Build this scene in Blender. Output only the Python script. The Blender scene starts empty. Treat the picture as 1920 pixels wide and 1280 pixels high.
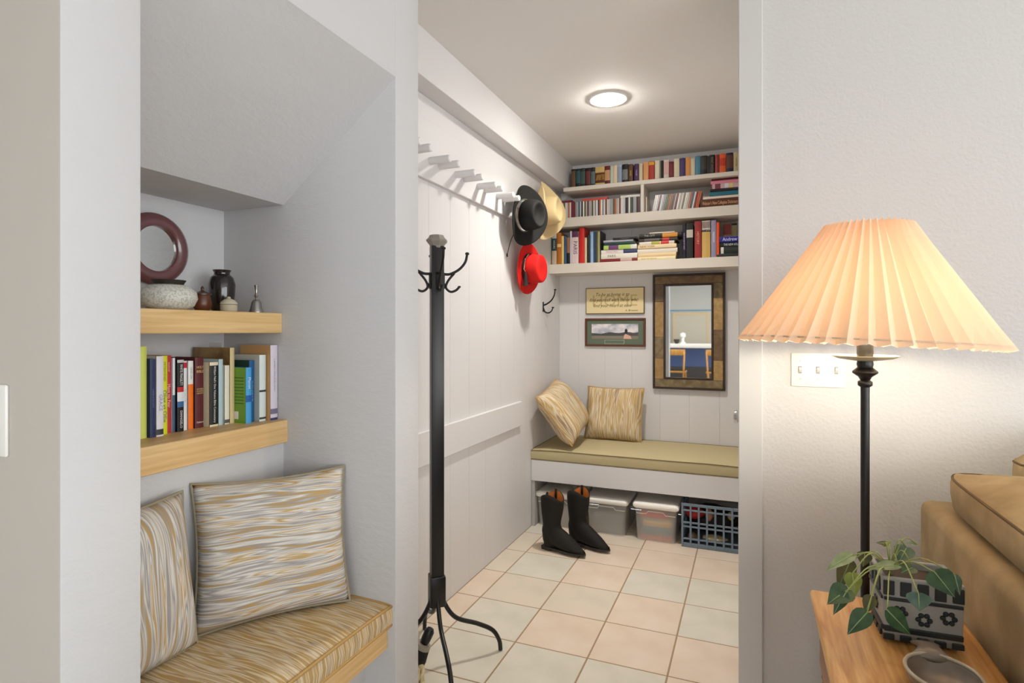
import bpy, bmesh, math, random
from mathutils import Vector, Matrix
random.seed(7)
V = Vector
PI = math.pi
scene = bpy.context.scene
COL = scene.collection

# ------------------------------------------------------------------ camera
YAW = math.radians(22.45); F = 1078.0; V0 = 618.6; H = 1.30
cam_d = bpy.data.cameras.new('camera'); cam = bpy.data.objects.new('camera', cam_d); COL.objects.link(cam)
cam.location = (0, 0, H); cam.rotation_euler = (PI / 2, 0, YAW)
cam_d.sensor_width = 36; cam_d.lens = F / 1920 * 36
cam_d.shift_y = -(640 - V0) / 1920
cam_d.clip_start = 0.02
scene.camera = cam

# ------------------------------------------------------------------ world, big light, exposure
world = bpy.data.worlds.new('sky'); scene.world = world; world.use_nodes = True
bgn = world.node_tree.nodes['Background']
bgn.inputs[0].default_value = (0.95, 0.985, 1.0, 1); bgn.inputs[1].default_value = 4.7
vs = scene.view_settings
vs.view_transform = 'Standard'; vs.look = 'None'; vs.gamma = 1; vs.use_curve_mapping = False
vs.exposure = 0.35
scene.cycles.max_bounces = 12; scene.cycles.diffuse_bounces = 7; scene.cycles.transparent_max_bounces = 12
scene.cycles.use_denoising = True
scene.cycles.sample_clamp_indirect = 6

def area_light(name, loc, rot, sx, sy, power, color=(1, 1, 1), portal=False, shape='RECTANGLE'):
    d = bpy.data.lights.new(name, 'AREA'); d.shape = shape; d.size = sx; d.size_y = sy
    d.energy = power; d.color = color
    if portal: d.cycles.is_portal = True
    o = bpy.data.objects.new(name, d); COL.objects.link(o); o.location = loc; o.rotation_euler = rot
    return o
# portals in the big windows of the main room (they only guide the daylight through the openings)
area_light('window_portal', (4.0, -1.25, 1.35), (0, PI / 2, 0), 2.1, 5.7, 1, portal=True)
area_light('window_portal', (2.15, -6.0, 1.35), (PI / 2, 0, 0), 2.9, 2.1, 1, portal=True)

# ------------------------------------------------------------------ numbers of the place
XW = -0.97            # face of the niche wall
Y0, Y1, Y2, Y3 = 0.546, 0.673, 1.444, 1.572   # near stub, niche, far stub
X2, X3 = -1.40, -1.665
XL = -1.343           # hall left wall
YB = 4.20; YS = 3.96; YF = 3.578
YR = 2.165            # lamp wall
CZ = 2.54

def at(u, v, t):
    a = (u - 960) / F; b = -(v - V0) / F
    C, S = math.cos(YAW), math.sin(YAW)
    return V((t * (a * C - S), t * (a * S + C), H + t * b))
def on_y(u, v, Y):
    r = at(u, v, 1) - V((0, 0, H)); t = Y / r.y
    return V((t * r.x, Y, H + t * r.z))
def on_x(u, v, X):
    r = at(u, v, 1) - V((0, 0, H)); t = X / r.x
    return V((X, t * r.y, H + t * r.z))
def on_z(u, v, z):
    r = at(u, v, 1) - V((0, 0, H)); t = (z - H) / r.z
    return V((t * r.x, t * r.y, z))

# ------------------------------------------------------------------ materials
def lin(c):
    def f(x):
        x /= 255.0
        return x / 12.92 if x <= 0.04045 else ((x + 0.055) / 1.055) ** 2.4
    return (f(c[0]), f(c[1]), f(c[2]), 1)
MATS = {}
def mat(rgb, rough=0.6, metal=0.0, name=None, spec=0.5, coat=0.0):
    key = (tuple(rgb), rough, metal, name, spec, coat)
    if key in MATS: return MATS[key]
    m = bpy.data.materials.new(name or 'paint_%d_%d_%d' % tuple(rgb)); m.use_nodes = True
    b = m.node_tree.nodes['Principled BSDF']
    b.inputs['Base Color'].default_value = lin(rgb); b.inputs['Roughness'].default_value = rough
    b.inputs['Metallic'].default_value = metal; b.inputs['Specular IOR Level'].default_value = spec
    b.inputs['Coat Weight'].default_value = coat
    MATS[key] = m
    return m
def nodes(m):
    return m.node_tree.nodes, m.node_tree.links, m.node_tree.nodes['Principled BSDF']
def add_bump(m, scale, strength, dist=0.002, detail=3, coord='Object', stretch=(1, 1, 1), rough=0.5):
    N, L, b = nodes(m)
    tc = N.new('ShaderNodeTexCoord'); mp = N.new('ShaderNodeMapping'); mp.inputs['Scale'].default_value = stretch
    nz = N.new('ShaderNodeTexNoise'); nz.inputs['Scale'].default_value = scale; nz.inputs['Detail'].default_value = detail
    nz.inputs['Roughness'].default_value = rough
    bp = N.new('ShaderNodeBump'); bp.inputs['Strength'].default_value = strength; bp.inputs['Distance'].default_value = dist
    L.new(tc.outputs[coord], mp.inputs['Vector']); L.new(mp.outputs[0], nz.inputs['Vector'])
    L.new(nz.outputs['Fac'], bp.inputs['Height']); L.new(bp.outputs[0], b.inputs['Normal'])
    return nz
def ramp_color(m, stops, scale, stretch=(1, 1, 1), detail=3, distort=0.0, coord='Object', interp='LINEAR', rot=(0, 0, 0)):
    N, L, b = nodes(m)
    tc = N.new('ShaderNodeTexCoord'); mp = N.new('ShaderNodeMapping'); mp.inputs['Scale'].default_value = stretch
    mp.inputs['Rotation'].default_value = rot
    nz = N.new('ShaderNodeTexNoise'); nz.inputs['Scale'].default_value = scale; nz.inputs['Detail'].default_value = detail
    nz.inputs['Distortion'].default_value = distort
    cr = N.new('ShaderNodeValToRGB'); cr.color_ramp.interpolation = interp
    el = cr.color_ramp.elements
    el[0].position = stops[0][0]; el[0].color = lin(stops[0][1])
    el[1].position = stops[1][0]; el[1].color = lin(stops[1][1])
    for p, c in stops[2:]:
        e = el.new(p); e.color = lin(c)
    L.new(tc.outputs[coord], mp.inputs['Vector']); L.new(mp.outputs[0], nz.inputs['Vector'])
    L.new(nz.outputs['Fac'], cr.inputs['Fac']); L.new(cr.outputs[0], b.inputs['Base Color'])
    return cr

M_wall_right = mat((208, 207, 207), 0.85, name='orange_peel_paint'); add_bump(M_wall_right, 95, 0.55, 0.003, 2)
M_niche = mat((199, 199, 201), 0.75, name='skip_trowel_paint'); add_bump(M_niche, 9, 0.6, 0.006, 6, stretch=(1, 1, 2.2), rough=0.66)
M_stub = mat((190, 184, 177), 0.8, name='warm_lit_wall_paint'); add_bump(M_stub, 40, 0.2, 0.002, 3)  # beige tone holds the warm, weaker light on this wall face
M_panel = mat((214, 212, 212), 0.55, name='panel_paint'); add_bump(M_panel, 12, 0.12, 0.001, 4, stretch=(6, 6, 0.6))
M_trim = mat((206, 206, 206), 0.5, name='trim_paint'); add_bump(M_trim, 14, 0.25, 0.001, 4, stretch=(8, 8, 0.5))
M_shelf = mat((208, 200, 188), 0.5, name='shelf_paint')
M_ceil = mat((228, 226, 223), 0.8, name='ceiling_paint'); add_bump(M_ceil, 14, 0.15, 0.003, 4)
M_grout = mat((158, 132, 104), 0.9, name='tan_grout')
M_black = mat((14, 14, 15), 0.35, name='black_lacquer')
M_iron = mat((22, 20, 19), 0.45, 0.3, name='black_iron')
M_white = mat((236, 235, 231), 0.4, name='white_plastic')
M_chrome = mat((200, 200, 200), 0.18, 1.0, name='polished_metal')
M_paper = mat((232, 222, 198), 0.8, name='book_paper')
M_carpet = mat((166, 161, 153), 0.95, name='beige_carpet'); add_bump(M_carpet, 260, 0.6, 0.004, 2)

def wood(name, a, b, c, scale=6, stretch=(1, 12, 12), rough=0.45, distort=0.6):
    m = mat(a, rough, name=name)
    ramp_color(m, [(0.3, a), (0.7, c), (0.5, b)], scale, stretch, 5, distort)
    return m
M_maple_y = wood('maple_shelf_wood', (206, 168, 112), (217, 181, 126), (226, 194, 142), 5, (8, 0.7, 16))
M_oak = wood('honey_oak', (170, 118, 60), (198, 148, 86), (214, 172, 112), 5, (14, 1.0, 14), 0.35)
M_chair = wood('honey_chair_wood', (205, 140, 60), (222, 160, 80), (232, 178, 100), 5, (8, 8, 1))

def tile_mat(name, a, b, c):
    m = mat(a, 0.38, name=name)
    ramp_color(m, [(0.32, a), (0.68, c), (0.5, b)], 5.5, (1, 1, 1), 5, 0.4)
    return m
T_peach = tile_mat('peach_tile', (216, 196, 174), (222, 204, 184), (226, 210, 192))
T_sage = tile_mat('sage_tile', (206, 200, 184), (214, 208, 193), (220, 213, 199))
T_mix = tile_mat('mixed_tile', (208, 199, 181), (217, 205, 187), (220, 206, 188))

def stripe_mat(name, warm, axis, seed):
    """woven streaks running across; axis = object axis the streaks run along ('x','y','z')"""
    m = mat((200, 180, 140), 0.9, name=name, spec=0.2)
    N, L, b = nodes(m)
    tc = N.new('ShaderNodeTexCoord')
    st = {'x': (2.2, 2, 44), 'xy': (2.2, 44, 2), 'z': (44, 2, 2.2)}[axis]
    mp = N.new('ShaderNodeMapping'); mp.inputs['Scale'].default_value = st; mp.inputs['Location'].default_value = (seed, seed * 2, seed * 3)
    wob = N.new('ShaderNodeTexNoise'); wob.inputs['Scale'].default_value = 5; wob.inputs['Detail'].default_value = 1
    sub = N.new('ShaderNodeVectorMath'); sub.operation = 'SUBTRACT'; sub.inputs[1].default_value = (.5, .5, .5)
    mul = N.new('ShaderNodeVectorMath'); mul.operation = 'SCALE'; mul.inputs['Scale'].default_value = 0.022
    add = N.new('ShaderNodeVectorMath'); add.operation = 'ADD'
    L.new(tc.outputs['Object'], wob.inputs['Vector']); L.new(wob.outputs['Color'], sub.inputs[0]); L.new(sub.outputs[0], mul.inputs[0])
    L.new(tc.outputs['Object'], add.inputs[0]); L.new(mul.outputs[0], add.inputs[1]); L.new(add.outputs[0], mp.inputs['Vector'])
    nz = N.new('ShaderNodeTexNoise'); nz.inputs['Scale'].default_value = 1.0; nz.inputs['Detail'].default_value = 2.5
    L.new(mp.outputs[0], nz.inputs['Vector'])
    cr = N.new('ShaderNodeValToRGB'); el = cr.color_ramp.elements
    gold, cream, grey, tan, pale = (188, 154, 92), (218, 207, 184), (158, 154, 154), (174, 152, 122), (220, 218, 213)
    if warm: stops = [(.30, tan), (.37, gold), (.42, cream), (.46, gold), (.49, tan), (.52, cream), (.56, gold), (.60, cream), (.64, (150, 122, 88)), (.7, cream)]
    else: stops = [(.30, grey), (.36, pale), (.40, grey), (.44, gold), (.47, (172, 166, 156)), (.50, pale), (.54, grey), (.575, pale), (.60, gold), (.63, pale), (.70, grey)]
    el[0].position = stops[0][0]; el[0].color = lin(stops[0][1]); el[1].position = stops[-1][0]; el[1].color = lin(stops[-1][1])
    for p, c in stops[1:-1]:
        e = el.new(p); e.color = lin(c)
    L.new(nz.outputs['Fac'], cr.inputs['Fac']); L.new(cr.outputs[0], b.inputs['Base Color'])
    fine = N.new('ShaderNodeTexNoise'); fine.inputs['Scale'].default_value = 420
    bp = N.new('ShaderNodeBump'); bp.inputs['Strength'].default_value = 0.3; bp.inputs['Distance'].default_value = 0.001
    L.new(tc.outputs['Object'], fine.inputs['Vector']); L.new(fine.outputs['Fac'], bp.inputs['Height']); L.new(bp.outputs[0], b.inputs['Normal'])
    return m

# ------------------------------------------------------------------ mesh helpers
class MB:
    def __init__(s): s.v = []; s.f = []
    def add(s, vs_, fs_):
        n = len(s.v); s.v += [tuple(x) for x in vs_]; s.f += [tuple(i + n for i in f) for f in fs_]; return s
    def box(s, x0, x1, y0, y1, z0, z1):
        return s.add([(x, y, z) for x in (x0, x1) for y in (y0, y1) for z in (z0, z1)],
                     [(0, 1, 3, 2), (4, 6, 7, 5), (0, 4, 5, 1), (2, 3, 7, 6), (0, 2, 6, 4), (1, 5, 7, 3)])
    def fbox(s, O, a, b, c, a0, a1, b0, b1, c0, c1):
        """box in a frame: O + a,b,c axes"""
        vs_ = [O + a * x + b * y + c * z for x in (a0, a1) for y in (b0, b1) for z in (c0, c1)]
        return s.add(vs_, [(0, 1, 3, 2), (4, 6, 7, 5), (0, 4, 5, 1), (2, 3, 7, 6), (0, 2, 6, 4), (1, 5, 7, 3)])
    def lathe(s, prof, seg=24, c=(0, 0, 0), ax=None, cap=True):
        n0 = len(s.v); c = V(c)
        M = V((0, 0, 1)).rotation_difference(V(ax).normalized()).to_matrix() if ax is not None else None
        for r, z in prof:
            for k in range(seg):
                p = V((r * math.cos(2 * PI * k / seg), r * math.sin(2 * PI * k / seg), z))
                if M: p = M @ p
                s.v.append(tuple(c + p))
        for i in range(len(prof) - 1):
            for k in range(seg):
                a = n0 + i * seg + k; b = n0 + i * seg + (k + 1) % seg
                s.f.append((a, b, b + seg, a + seg))
        if cap and prof[0][0] > 1e-6: s.f.append(tuple(n0 + k for k in reversed(range(seg))))
        if cap and prof[-1][0] > 1e-6: s.f.append(tuple(n0 + (len(prof) - 1) * seg + k for k in range(seg)))
        return s
    def tube(s, pts, r, seg=8, cap=True, flat=None):
        pts = [V(p) for p in pts]; n = len(pts); n0 = len(s.v)
        rs = r if isinstance(r, (list, tuple)) else [r] * n
        prev = None
        for i, p in enumerate(pts):
            t = (pts[min(i + 1, n - 1)] - pts[max(i - 1, 0)]).normalized()
            if prev is None:
                up = V((0, 0, 1)) if abs(t.z) < 0.9 else V((1, 0, 0))
                nrm = t.cross(up).normalized()
            else:
                nrm = (prev - t * prev.dot(t)).normalized()
            prev = nrm; bi = t.cross(nrm)
            for k in range(seg):
                a = 2 * PI * k / seg
                s.v.append(tuple(p + (nrm * math.cos(a) + bi * math.sin(a)) * rs[i]))
        for i in range(n - 1):
            for k in range(seg):
                a = n0 + i * seg + k; b = n0 + i * seg + (k + 1) % seg
                s.f.append((a, b, b + seg, a + seg))
        if cap:
            s.f.append(tuple(n0 + k for k in reversed(range(seg)))); s.f.append(tuple(n0 + (n - 1) * seg + k for k in range(seg)))
        return s
    def loft(s, rings, cap=True):
        n0 = len(s.v); seg = len(rings[0])
        for r in rings: s.v += [tuple(p) for p in r]
        for i in range(len(rings) - 1):
            for k in range(seg):
                a = n0 + i * seg + k; b = n0 + i * seg + (k + 1) % seg
                s.f.append((a, b, b + seg, a + seg))
        if cap:
            s.f.append(tuple(n0 + k for k in reversed(range(seg)))); s.f.append(tuple(n0 + (len(rings) - 1) * seg + k for k in range(seg)))
        return s
def bez(pts, n=16):
    """Catmull-Rom through pts"""
    P = [V(p) for p in pts]; P = [P[0] * 2 - P[1]] + P + [P[-1] * 2 - P[-2]]; out = []
    for i in range(1, len(P) - 2):
        for k in range(n):
            t = k / n; a, b, c, d = P[i - 1], P[i], P[i + 1], P[i + 2]
            out.append(0.5 * ((2 * b) + (c - a) * t + (2 * a - 5 * b + 4 * c - d) * t * t + (3 * b - a - 3 * c + d) * t ** 3))
    out.append(P[-2]); return out

def obj(name, mb, m, parent=None, smooth=False, bevel=0, seg=2, sub=0, world=True, angle=40):
    me = bpy.data.meshes.new(name)
    off = V((0, 0, 0))
    if parent is not None and world:
        p = parent
        while p is not None: off += p.location; p = p.parent
    me.from_pydata([tuple(V(v) - off) for v in mb.v] if world else mb.v, [], mb.f); me.validate()
    bm = bmesh.new(); bm.from_mesh(me); bmesh.ops.recalc_face_normals(bm, faces=bm.faces)
    if bevel:
        bmesh.ops.bevel(bm, geom=[e for e in bm.edges if len(e.link_faces) == 2 and e.calc_face_angle(0) > 0.5], offset=bevel, segments=seg, affect='EDGES', profile=0.5)
    bm.to_mesh(me); bm.free()
    for mm in (m if isinstance(m, (list, tuple)) else [m]): me.materials.append(mm)
    o = bpy.data.objects.new(name, me); COL.objects.link(o)
    if parent is not None: o.parent = parent
    if smooth:
        for p in me.polygons: p.use_smooth = True
        if smooth != 'all': me.set_sharp_from_angle(angle=math.radians(angle))
    if sub:
        md = o.modifiers.new('subsurf', 'SUBSURF'); md.levels = sub; md.render_levels = sub
    return o
def boxo(name, x0, x1, y0, y1, z0, z1, m, parent=None, bevel=0.002):
    return obj(name, MB().box(x0, x1, y0, y1, z0, z1), m, parent, bevel=bevel, seg=1 if bevel < .004 else 3, smooth=bevel >= .004)
def thing(name, label, cat, loc=(0, 0, 0), group=None):
    o = bpy.data.objects.new(name, None); COL.objects.link(o); o.location = loc; o.empty_display_size = 0.05
    return tag(o, label, cat, group)
def tag(o, label, cat, group=None):
    o['label'] = label; o['category'] = cat
    if group: o['group'] = group
    return o
def struct(o):
    o['kind'] = 'structure'; return o
TEXTC = {}
def text_mesh(s, e1, e2, c, size, maxw, n, m, parent, name='lettering', shear=0.0):
    """flat lettering centred at c, reading along e1 with its top towards e2, facing n"""
    if s not in TEXTC:
        cu = bpy.data.curves.new('t', 'FONT'); cu.body = s; cu.resolution_u = 2; cu.align_x = 'CENTER'; cu.align_y = 'CENTER'
        to = bpy.data.objects.new('t', cu); COL.objects.link(to)
        dg = bpy.context.evaluated_depsgraph_get()
        me = bpy.data.meshes.new_from_object(to.evaluated_get(dg))
        TEXTC[s] = ([tuple(v.co) for v in me.vertices], [tuple(p.vertices) for p in me.polygons])
        bpy.data.objects.remove(to); bpy.data.curves.remove(cu); bpy.data.meshes.remove(me)
    vs_, fs_ = TEXTC[s]
    if not vs_: return
    w = max(v[0] for v in vs_) - min(v[0] for v in vs_)
    k = size; kx = min(size, maxw / max(w, 1e-6))
    mb = MB().add([V(c) + V(e1) * ((x + shear * y) * kx) + V(e2) * (y * k) + V(n) * 0.0004 for x, y, z in vs_], fs_)
    return obj(name, mb, m, parent)

# ------------------------------------------------------------------ STRUCTURE
# hall floor: grout bed + tiles
PT = 0.30875
floor = struct(obj('floor', MB().box(XL - 0.02, 0.06, 1.3, YB, -0.05, -0.001), M_grout))
xs = [0.023 - PT * j for j in range(0, 6)]; ys = [4.383 - PT * i for i in range(0, 11)]
pat = {  # (row index from back, column from right) -> tile colour; rows: ys[i+1]..ys[i]
    3: 'ppppm', 4: 'sspsm', 5: 'spmmp', 6: 'pppsp', 7: 'psssm', 8: 'mspsm'}
g = 0.0028
tile_me = None
for i in range(len(ys) - 1):
    for j in range(len(xs)):
        xa = max(xs[j] - PT, XL); xb = min(xs[j], 0.02); ya = ys[i + 1]; yb = min(ys[i], YB)
        if xb - xa < 0.02 or yb - ya < 0.02: continue
        c = pat.get(i, random.choice(['psmps', 'mpspm', 'ppsmp']))[min(j, 4)]
        tm = {'p': T_peach, 's': T_sage, 'm': T_mix}[c]
        full = abs(xb - xa - PT) < 1e-4 and abs(yb - ya - PT) < 1e-4
        if full and tile_me:
            t = bpy.data.objects.new('tile', tile_me); COL.objects.link(t)
            t.material_slots[0].link = 'OBJECT'; t.material_slots[0].material = tm
        else:
            w2, d2 = (xb - xa) / 2 - g, (yb - ya) / 2 - g
            t = obj('tile', MB().box(-w2, w2, -d2, d2, -0.008, 0), tm, bevel=0.0015, seg=1)
            if full: tile_me = t.data
            t.material_slots[0].link = 'OBJECT'; t.material_slots[0].material = tm
        t.parent = floor; t.location = ((xa + xb) / 2, (ya + yb) / 2, 0)
struct(obj('floor_main_room', MB().box(-3.2, 4.0, -6.0, 1.3, -0.05, 0.0).box(0.06, 4.0, 1.3, YR, -0.05, 0), M_carpet))
struct(obj('ceiling', MB().box(XL - .1, 0.12, YR + .12, YB + .1, CZ, CZ + .06).box(-3.2, 4.0, -6.0, YR + .12, CZ, CZ + .06), M_ceil))

def boards(parent, along, lo, hi, z0, z1, face, sign, m, pitch=0.2, start=None):
    """vertical boards over a wall: along 'x' or 'y'; face coordinate; sign = outward direction"""
    k = start if start is not None else lo
    while k > lo + 0.02: k -= pitch
    while k < hi - 0.01:
        a, b = max(k, lo) + 0.0006, min(k + pitch, hi) - 0.0006
        if b - a > 0.01:
            f0, f1 = sorted((face, face - sign * 0.0024))
            if along == 'y': boxo('panel', f0, f1, a, b, z0, z1, m, parent, 0.0005)
            else: boxo('panel', a, b, f0, f1, z0, z1, m, parent, 0.0005)
        k += pitch
wl = struct(obj('wall_left', MB().box(XL - 0.1, XL - 0.0025, Y3, YB + .1, 0, CZ), M_panel))
boards(wl, 'y', Y3, YB, 0, CZ, XL, 1, M_panel, 0.203, 3.886)
wb = struct(obj('wall_back', MB().box(XL - .1, 0.1, YB + .0025, YB + .1, 0, CZ), M_panel))
boards(wb, 'x', XL, 0.02, 0, CZ, YB, -1, M_panel, 0.2, -0.99)
struct(boxo('beam_soffit', XL, -1.237, Y3, YB, 2.34, CZ, M_panel, None, 0.002)).name = 'trim_1'
struct(boxo('trim_2', XL, XL + .012, Y3, YB, 2.236, 2.34, M_panel, None, 0.003))
# chair rail board on the left wall
struct(boxo('trim_3', XL, XL + .02, 1.6, 3.374, 0.70, 0.852, M_panel, None, 0.003))
# hall right wall with a door
struct(obj('wall_right_hall', MB().box(0.02, 0.12, YR + .12, YB + .1, 0, CZ), M_panel))
# lamp wall (right) with casing
struct(obj('wall_right', MB().box(-0.034, 4.0, YR, YR + .12, 0, CZ), M_wall_right))
struct(boxo('trim_4', -0.036, 0.042, YR - .016, YR, 0, CZ, M_trim, None, 0.003))
# niche wall
struct(obj('wall_niche_end', MB().box(-1.9, XW, Y2, Y3, 0, CZ), M_niche, bevel=0.004, seg=2, smooth=True))
struct(obj('wall_niche_lower', MB().box(X3, X2, Y1, Y2, 0, 0.938), M_niche))
struct(obj('wall_niche_back', MB().box(-1.76, X3, Y1, Y2, 0, 1.8), M_niche))
prof = [(XW, CZ), (XW, 2.05), (X2, 1.706), (X3 - .09, 1.706), (X3 - .09, CZ)]
sl = MB().add([(x, Y1, z) for x, z in prof] + [(x, Y2, z) for x, z in prof],
              [(4, 3, 2, 1, 0), (5, 6, 7, 8, 9)] + [(i, (i + 1) % 5, (i + 1) % 5 + 5, i + 5) for i in range(5)])
struct(obj('wall_niche_slope', sl, M_niche))
# near stub: white face to the room, warm dimmer light painted into the face towards the camera
st = obj('wall_stub', MB().box(-3.2, XW, Y0, Y1, 0, CZ), [M_niche, M_stub], bevel=0.004, seg=2, smooth=True)
for p in st.data.polygons:
    if p.normal.y < -0.7: p.material_index = 1
struct(st)
struct(obj('wall_left_main_room', MB().box(-3.3, -3.2, -6.0, Y1, 0, CZ), M_niche))
# main room walls with big window openings
M_room = mat((205, 204, 200), 0.8, name='main_room_paint')
struct(obj('wall_window_side', MB().box(4.0, 4.1, -6, -4.1, 0, CZ).box(4.0, 4.1, 1.6, YR, 0, CZ).box(4.0, 4.1, -4.1, 1.6, 0, .3).box(4.0, 4.1, -4.1, 1.6, 2.4, CZ), M_room))
struct(obj('wall_behind', MB().box(-3.3, .7, -6.1, -6.0, 0, CZ).box(3.6, 4.1, -6.1, -6.0, 0, CZ).box(.7, 3.6, -6.1, -6, 0, .3).box(.7, 3.6, -6.1, -6, 2.4, CZ), M_room))
for n_, (yy0, yy1) in enumerate(((-4.1, -2.2), (-2.2, -.3), (-.3, 1.6))):
    w = struct(obj('window_%d' % (n_ + 1), MB().box(4.0, 4.06, yy0, yy0 + .06, .3, 2.4).box(4.0, 4.06, yy1 - .06, yy1, .3, 2.4).box(4.0, 4.06, yy0, yy1, .3, .36).box(4.0, 4.06, yy0, yy1, 2.34, 2.4), M_white))
struct(obj('window_4', MB().box(.7, .76, -6.06, -6, .3, 2.4).box(3.54, 3.6, -6.06, -6, .3, 2.4).box(2.12, 2.18, -6.06, -6, .3, 2.4).box(.7, 3.6, -6.06, -6, .3, .36).box(.7, 3.6, -6.06, -6, 2.34, 2.4), M_white))
door = struct(boxo('door_1', -0.012, 0.02, 2.45, 3.25, 0, 2.05, M_panel, None, 0.003))
kb = thing('door_knob', 'small polished metal knob showing past the doorway trim', 'knob', (-0.012, 2.53, 0.945))
obj('stem', MB().lathe([(0.026, 0), (0.026, .006), (0.010, .008), (0.010, .022)], 16, (-0.012, 2.53, .945), (-1, 0, 0)), M_chrome, kb, smooth=True)
obj('knob', MB().lathe([(0.010, .02), (0.022, .026), (0.028, .036), (0.024, .046), (0.0, .050)], 20, (-0.012, 2.53, .945), (-1, 0, 0)), M_chrome, kb, smooth=True)

# ------------------------------------------------------------------ peg rail with pegs (one fixture)
pr = thing('peg_rail', 'white wooden peg board running along the hall wall under the beam', 'peg rail', (XL, 2.9, 2.1))
boxo('board', XL, XL + .02, 1.62, 3.86, 1.97, 2.236, M_panel, pr, 0.002)
peg_me = None
for yb_ in (1.75, 1.99, 2.24, 2.486, 2.734, 2.98, 3.228, 3.476):
    for dy in (0, .086):
        if peg_me is None:
            o = obj('peg', MB().lathe([(0.017, 0), (0.017, .100), (0.013, .104)], 14, (0, 0, 0), (1, 0, 0)), M_panel, pr, world=False, smooth=True)
            peg_me = o.data
        else:
            o = bpy.data.objects.new('peg', peg_me); COL.objects.link(o); o.parent = pr
        o.location = V((XL + .02, yb_ + dy, 2.057)) - pr.location

# ------------------------------------------------------------------ ceiling light
cl = thing('ceiling_light', 'round recessed ceiling light glowing white in the hall ceiling', 'ceiling light', (-0.70, 3.046, CZ))
obj('trim_ring', MB().lathe([(0.072, -.002), (0.075, -.010), (0.098, -.008), (0.103, 0)], 40, (-0.70, 3.046, CZ)), mat((225, 224, 220), .4, name='ring_metal'), cl, smooth=True)
M_lens = bpy.data.materials.new('glowing_lens'); M_lens.use_nodes = True
b_ = M_lens.node_tree.nodes['Principled BSDF']; b_.inputs['Emission Color'].default_value = (1, .96, .89, 1); b_.inputs['Emission Strength'].default_value = 140
obj('lens', MB().lathe([(0.0, -.034), (0.03, -.031), (0.055, -.022), (0.070, -.008), (0.073, -.002)], 32, (-0.70, 3.046, CZ), None, False), M_lens, cl, smooth=True)

lo = area_light('hall_lamp', (-0.70, 3.046, CZ - .038), (0, 0, 0), .12, .12, 7.5, (1, .96, .90), shape='DISK'); lo.data.spread = math.radians(125)

# ------------------------------------------------------------------ built-in shelves in the hall
su = thing('wall_shelf_unit', 'painted built-in bookshelf high on the hall back wall', 'shelf', (-0.66, 4.08, 1.708))
for z0, z1, nm in ((1.708, 1.775, 'shelf'), (2.04, 2.105, 'shelf'), (2.293, 2.322, 'shelf')):
    boxo(nm, XL if z0 < 2.2 else -1.237, 0.02, YS, YB, z0, z1, M_shelf, su, 0.002)
xd = on_y(1201, 380, YS).x
boxo('divider', xd, xd + .022, YS + .004, YB, 2.105, 2.293, M_shelf, su, 0.001)

# ------------------------------------------------------------------ books
def book(name, label, O, w, h, d, th, ht, dp, color, group, bands=(), text=None, tcol=(235, 225, 200), tsize=.5, tpos=.5, pages=True, trange=.8, hard=True, across=None):
    """O: lower corner of the spine on the viewer's left; w thickness axis, h height axis, d outward normal of the spine"""
    O, w, h, d = V(O), V(w), V(h), V(d)
    b = -d
    r = thing(name, label, 'book', O + w * th / 2, group)
    cm = mat(color, 0.45, spec=0.35)
    mb = MB(); t = min(0.0022, th * .15)
    mb.fbox(O, w, h, b, 0, t, 0, ht, 0, dp).fbox(O, w, h, b, th - t, th, 0, ht, 0, dp)
    # slightly rounded spine
    n = 4; bul = min(0.003, th * .12)
    for i in range(n):
        a0, a1 = th * i / n, th * (i + 1) / n
        c0 = -bul * math.sin(PI * i / n); c1 = -bul * math.sin(PI * (i + 1) / n)
        vv = [O + w * a + h * hh + b * c for a, c in ((a0, c0), (a1, c1), (a1, t), (a0, t)) for hh in (0, ht)]
        mb.add(vv, [(0, 2, 3, 1), (2, 4, 5, 3), (4, 6, 7, 5), (6, 0, 1, 7), (0, 6, 4, 2), (1, 3, 5, 7)])
    obj('cover', mb, cm, r)
    obj('pages', MB().fbox(O, w, h, b, t, th - t, .002, ht - .003, t, dp - .003), M_paper, r)
    def on_spine(f0, f1, c, nm, inset=0.0):
        mm = MB()
        for i in range(n):
            a0, a1 = inset + (th - 2 * inset) * i / n, inset + (th - 2 * inset) * (i + 1) / n
            c0 = -bul * math.sin(PI * a0 / th) - .0004; c1 = -bul * math.sin(PI * a1 / th) - .0004
            mm.add([O + w * a + h * hh + b * c_ for a, c_ in ((a0, c0), (a1, c1)) for hh in (ht * f0, ht * f1)], [(0, 2, 3, 1)])
        obj(nm, mm, mat(c, 0.45, spec=.35), r)
    for f0, f1, c in bands: on_spine(f0, f1, c, 'spine_band')
    nrm = d; base = O + b * (-bul - .0006)
    if text:
        for s, pos, rng, sz, col in (text if isinstance(text, list) else [(text, tpos, trange, tsize, tcol)]):
            text_mesh(s, -h, w, base + w * th / 2 + h * ht * pos, th * sz, ht * rng, nrm, mat(col, .5), r)
    if across:
        for s, pos, sz, col in across:
            text_mesh(s, w, h, base + w * th / 2 + h * ht * pos, sz, th * .8, nrm, mat(col, .5), r)
    return r

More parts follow.
